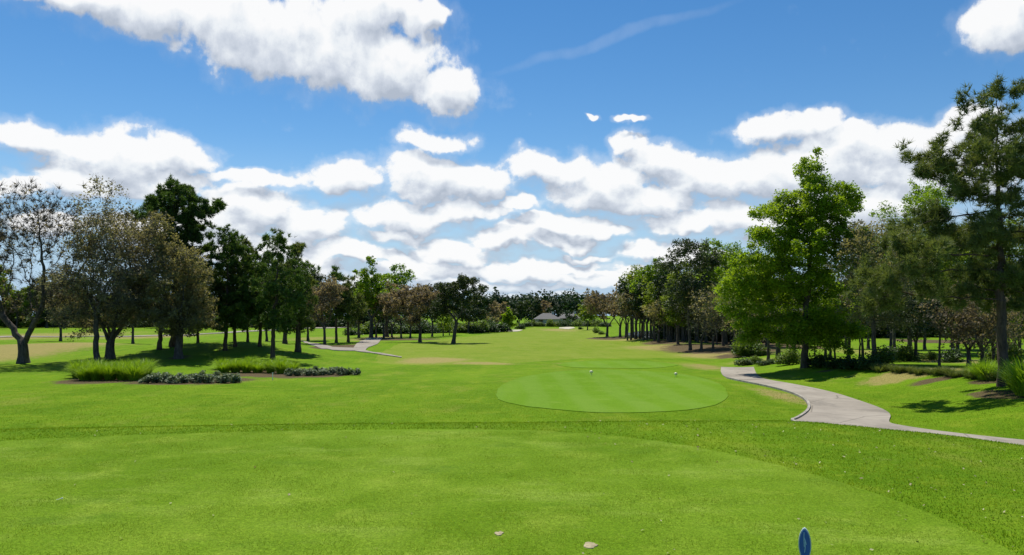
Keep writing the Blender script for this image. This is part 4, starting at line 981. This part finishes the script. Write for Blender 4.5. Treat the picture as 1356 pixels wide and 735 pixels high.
# fallen leaves and debris
def litter():
    rng = np.random.default_rng(9); n = 1500
    y = 3.6 + 11 * rng.random(n) ** 1.2; x = (rng.random(n) * 2 - 1) * .68 * y; keep = rng.random(n) < np.where(x > .8, .9, .22); x, y = x[keep], y[keep]
    keep = ~in_poly(x, y, teep) | (rng.random(len(x)) < .3); x, y = x[keep], y[keep]
    c = np.column_stack([x, y, hgt(x, y) + .016]); V, Q = leaf_quads(rng, c, .021, 1.2)
    mt = leaf_mat('fallen leaf', (.16, .12, .05), (.55, .52, .28), .2, .6, 2)
    tag(link('fallen_leaves', mesh_np('fallen_leaves', V, Q, [mt], None, rng.random(len(x)))), 'small pale and brown fallen leaves scattered over the turf at right', 'leaves', kind='stuff')
litter()
M_divot = plain('sandy divot', (.42, .36, .22), .95, .1, .4, 30)
for i, (px, row, r, lab) in enumerate([(782, 725, .045, 'larger pale sandy divot near the bottom middle of the tee'), (661, 708, .035, 'small brown divot in the tee turf left of the pale sandy one')]):
    w = W(px, row); rr = random.Random(i); pts = [(w.x + math.cos(a) * r * rr.uniform(.6, 1.25), w.y + math.sin(a) * r * 1.6 * rr.uniform(.6, 1.25)) for a in np.linspace(0, 6.28, 15)[:-1]]
    n = len(pts); V = [(x - w.x, y - w.y, .009) for x, y in pts] + [(0, 0, .013)] + [((x - w.x) * 1.1, (y - w.y) * 1.1, -.005) for x, y in pts]
    me = bpy.data.meshes.new('divot'); me.from_pydata(V, [], [(k, (k + 1) % n, n) for k in range(n)] + [(n + 1 + k, n + 1 + (k + 1) % n, (k + 1) % n, k) for k in range(n)])
    me.materials.append(M_divot); o = link('divot', me, None, w); tag(o, lab, 'divot', 'divots')

# ------------------------------------------------------------------ tee markers
def lathe(profile, n=20):
    V = []; Fx = []
    for (r, z) in profile:
        for k in range(n): V.append((r * math.cos(6.28318 * k / n), r * math.sin(6.28318 * k / n), z))
    for i in range(len(profile) - 1):
        for k in range(n): Fx.append((i * n + k, i * n + (k + 1) % n, (i + 1) * n + (k + 1) % n, (i + 1) * n + k))
    return np.array(V), np.array(Fx)
M_cream = plain('cream marker paint', (.78, .74, .45), .4, .5, .1, 6)
for i, (px, row, lab) in enumerate([(783, 497, 'small cream tee marker, left one of the pair on the forward tee'), (895, 499.5, 'small cream tee marker, right one of the pair on the forward tee')]):
    w = W(px, row); w.z += .022; root = bpy.data.objects.new('tee_marker', None); C.objects.link(root); root.location = w; tag(root, lab, 'tee marker', 'pair of cream tee markers')
    V, Q = lathe([(.001, .05), (.06, .07), (.075, .12), (.06, .17), (.001, .19)]); link('ball', mesh_np('ball', V, Q, [M_cream], smooth=True), root)
    V, Q = lathe([(.012, -.05), (.012, .07)], 10); link('spike', mesh_np('spike', V, Q, [M_cream]), root)
# pale golf tees left in the turf
for i, (px, row, lab) in enumerate([(79, 664, 'broken white golf tee lying on the left side of the foreground turf')]):
    w = W(px, row); w.z += .018; V, Q = lathe([(.001, -.03), (.0025, -.015), (.0028, .012), (.007, .022), (.006, .024), (.001, .021)], 12)
    o = link('golf_tee', mesh_np('golf_tee', V, Q, [plain('white tee paint', (.8, .8, .76), .4, .5)], smooth=True), None, w); o.rotation_euler = (0, 1.35, .3); tag(o, lab, 'golf tee')
w = W(361, 503); V, Q = lathe([(.018, -.05), (.018, .28), (.014, .30), (.001, .302)], 12)
o = link('course_stake', mesh_np('course_stake', V, Q, [plain('white stake paint', (.8, .8, .76), .5, .4)]), None, w); tag(o, 'tiny white stake in the grass in front of the second planting bed', 'stake')

# the blue blade-shaped marker at the bottom of the photo
def blue_marker():
    D = 4.15; d = pix_dir(1066, 735); d = d / d.y; x = d.x * D; base = Vector((x, D, 0.0))
    ztop = EYE + (pix_dir(1066, 699) / pix_dir(1066, 699).y).z * D
    root = bpy.data.objects.new('tee_sign', None); C.objects.link(root); root.location = base
    tag(root, 'blue blade-shaped marker with pale script standing on the tee at the bottom edge', 'tee marker')
    hw = .0315; h = ztop; zc0 = h - 43 * D / F
    # outline: a pointed oval
    n = 28; out = []
    for k in range(n):
        a = 6.28318 * k / n; px_ = math.sin(a); pz = math.cos(a)
        out.append((hw * px_ * (abs(px_) ** .25), zc0 + (h - zc0) * (.5 + .5 * pz)))
    def slab(name, sc, y0, y1, mt, parent=root, rim=0.0):
        cz = (h + zc0) / 2; V = []
        for y in (y0, y1):
            for (a, b) in out: V.append((a * sc, y, cz + (b - cz) * (1 - (1 - sc) * hw / ((h - zc0) / 2) * 1.6)))
        me = bpy.data.meshes.new(name); me.from_pydata(V, [], [tuple(range(n)), tuple(range(2 * n - 1, n - 1, -1))] + [(k, n + k, n + (k + 1) % n, (k + 1) % n) for k in range(n)])
        me.materials.append(mt); return link(name, me, parent)
    Mb = plain('blue sign paint', (.010, .10, .46), .35, .5, .15, 20, .05); Mw = plain('pale rim paint', (.45, .55, .62), .5, .4, .1)
    slab('rim', 1.0, -.006, .010, Mw); slab('face', .84, -.010, -.0055, Mb)
    # pale script strokes on the face
    def stroke(pts, wd):
        V = []; Fx = []
        for (a, b), (c, e) in zip(pts[:-1], pts[1:]):
            dx, dz = c - a, e - b; ln = math.hypot(dx, dz); nx, nz = -dz / ln * wd / 2, dx / ln * wd / 2; o = len(V)
            V += [(a - nx, -.0125, b - nz), (a + nx, -.0125, b + nz), (c + nx, -.0125, e + nz), (c - nx, -.0125, e - nz),
                  (a - nx, -.0095, b - nz), (a + nx, -.0095, b + nz), (c + nx, -.0095, e + nz), (c - nx, -.0095, e - nz)]
            Fx += [(o, o+1, o+2, o+3), (o, o+4, o+5, o+1), (o+1, o+5, o+6, o+2), (o+2, o+6, o+7, o+3), (o+3, o+7, o+4, o)]
        return V, Fx
    VV = []; FF = []; px2 = D / F
    for pts in ([(-.003, 5), (-.004, 14), (-.003, 24)], [(-.003, 12), (.004, 17), (.007, 21)], [(.001, 17), (.002, 24), (-.002, 31)]):
        V, Fx = stroke([(a, h - b * px2) for a, b in pts], .0035); o = len(VV); VV += V; FF += [tuple(i + o for i in f) for f in Fx]
    me = bpy.data.meshes.new('script'); me.from_pydata(VV, [], FF); me.materials.append(plain('pale blue script', (.30, .50, .72), .5, .4)); link('script', me, root)
    V, Q = lathe([(.010, -.06), (.010, zc0 + .02), (.001, zc0 + .025)], 10); link('stem', mesh_np('stem', V, Q, [Mw]), root)
    root.rotation_euler = (0, 0, -.35)
blue_marker()
print('objects', len(bpy.data.objects), 'polys', sum(len(o.data.polygons) for o in bpy.data.objects if o.type == 'MESH'))
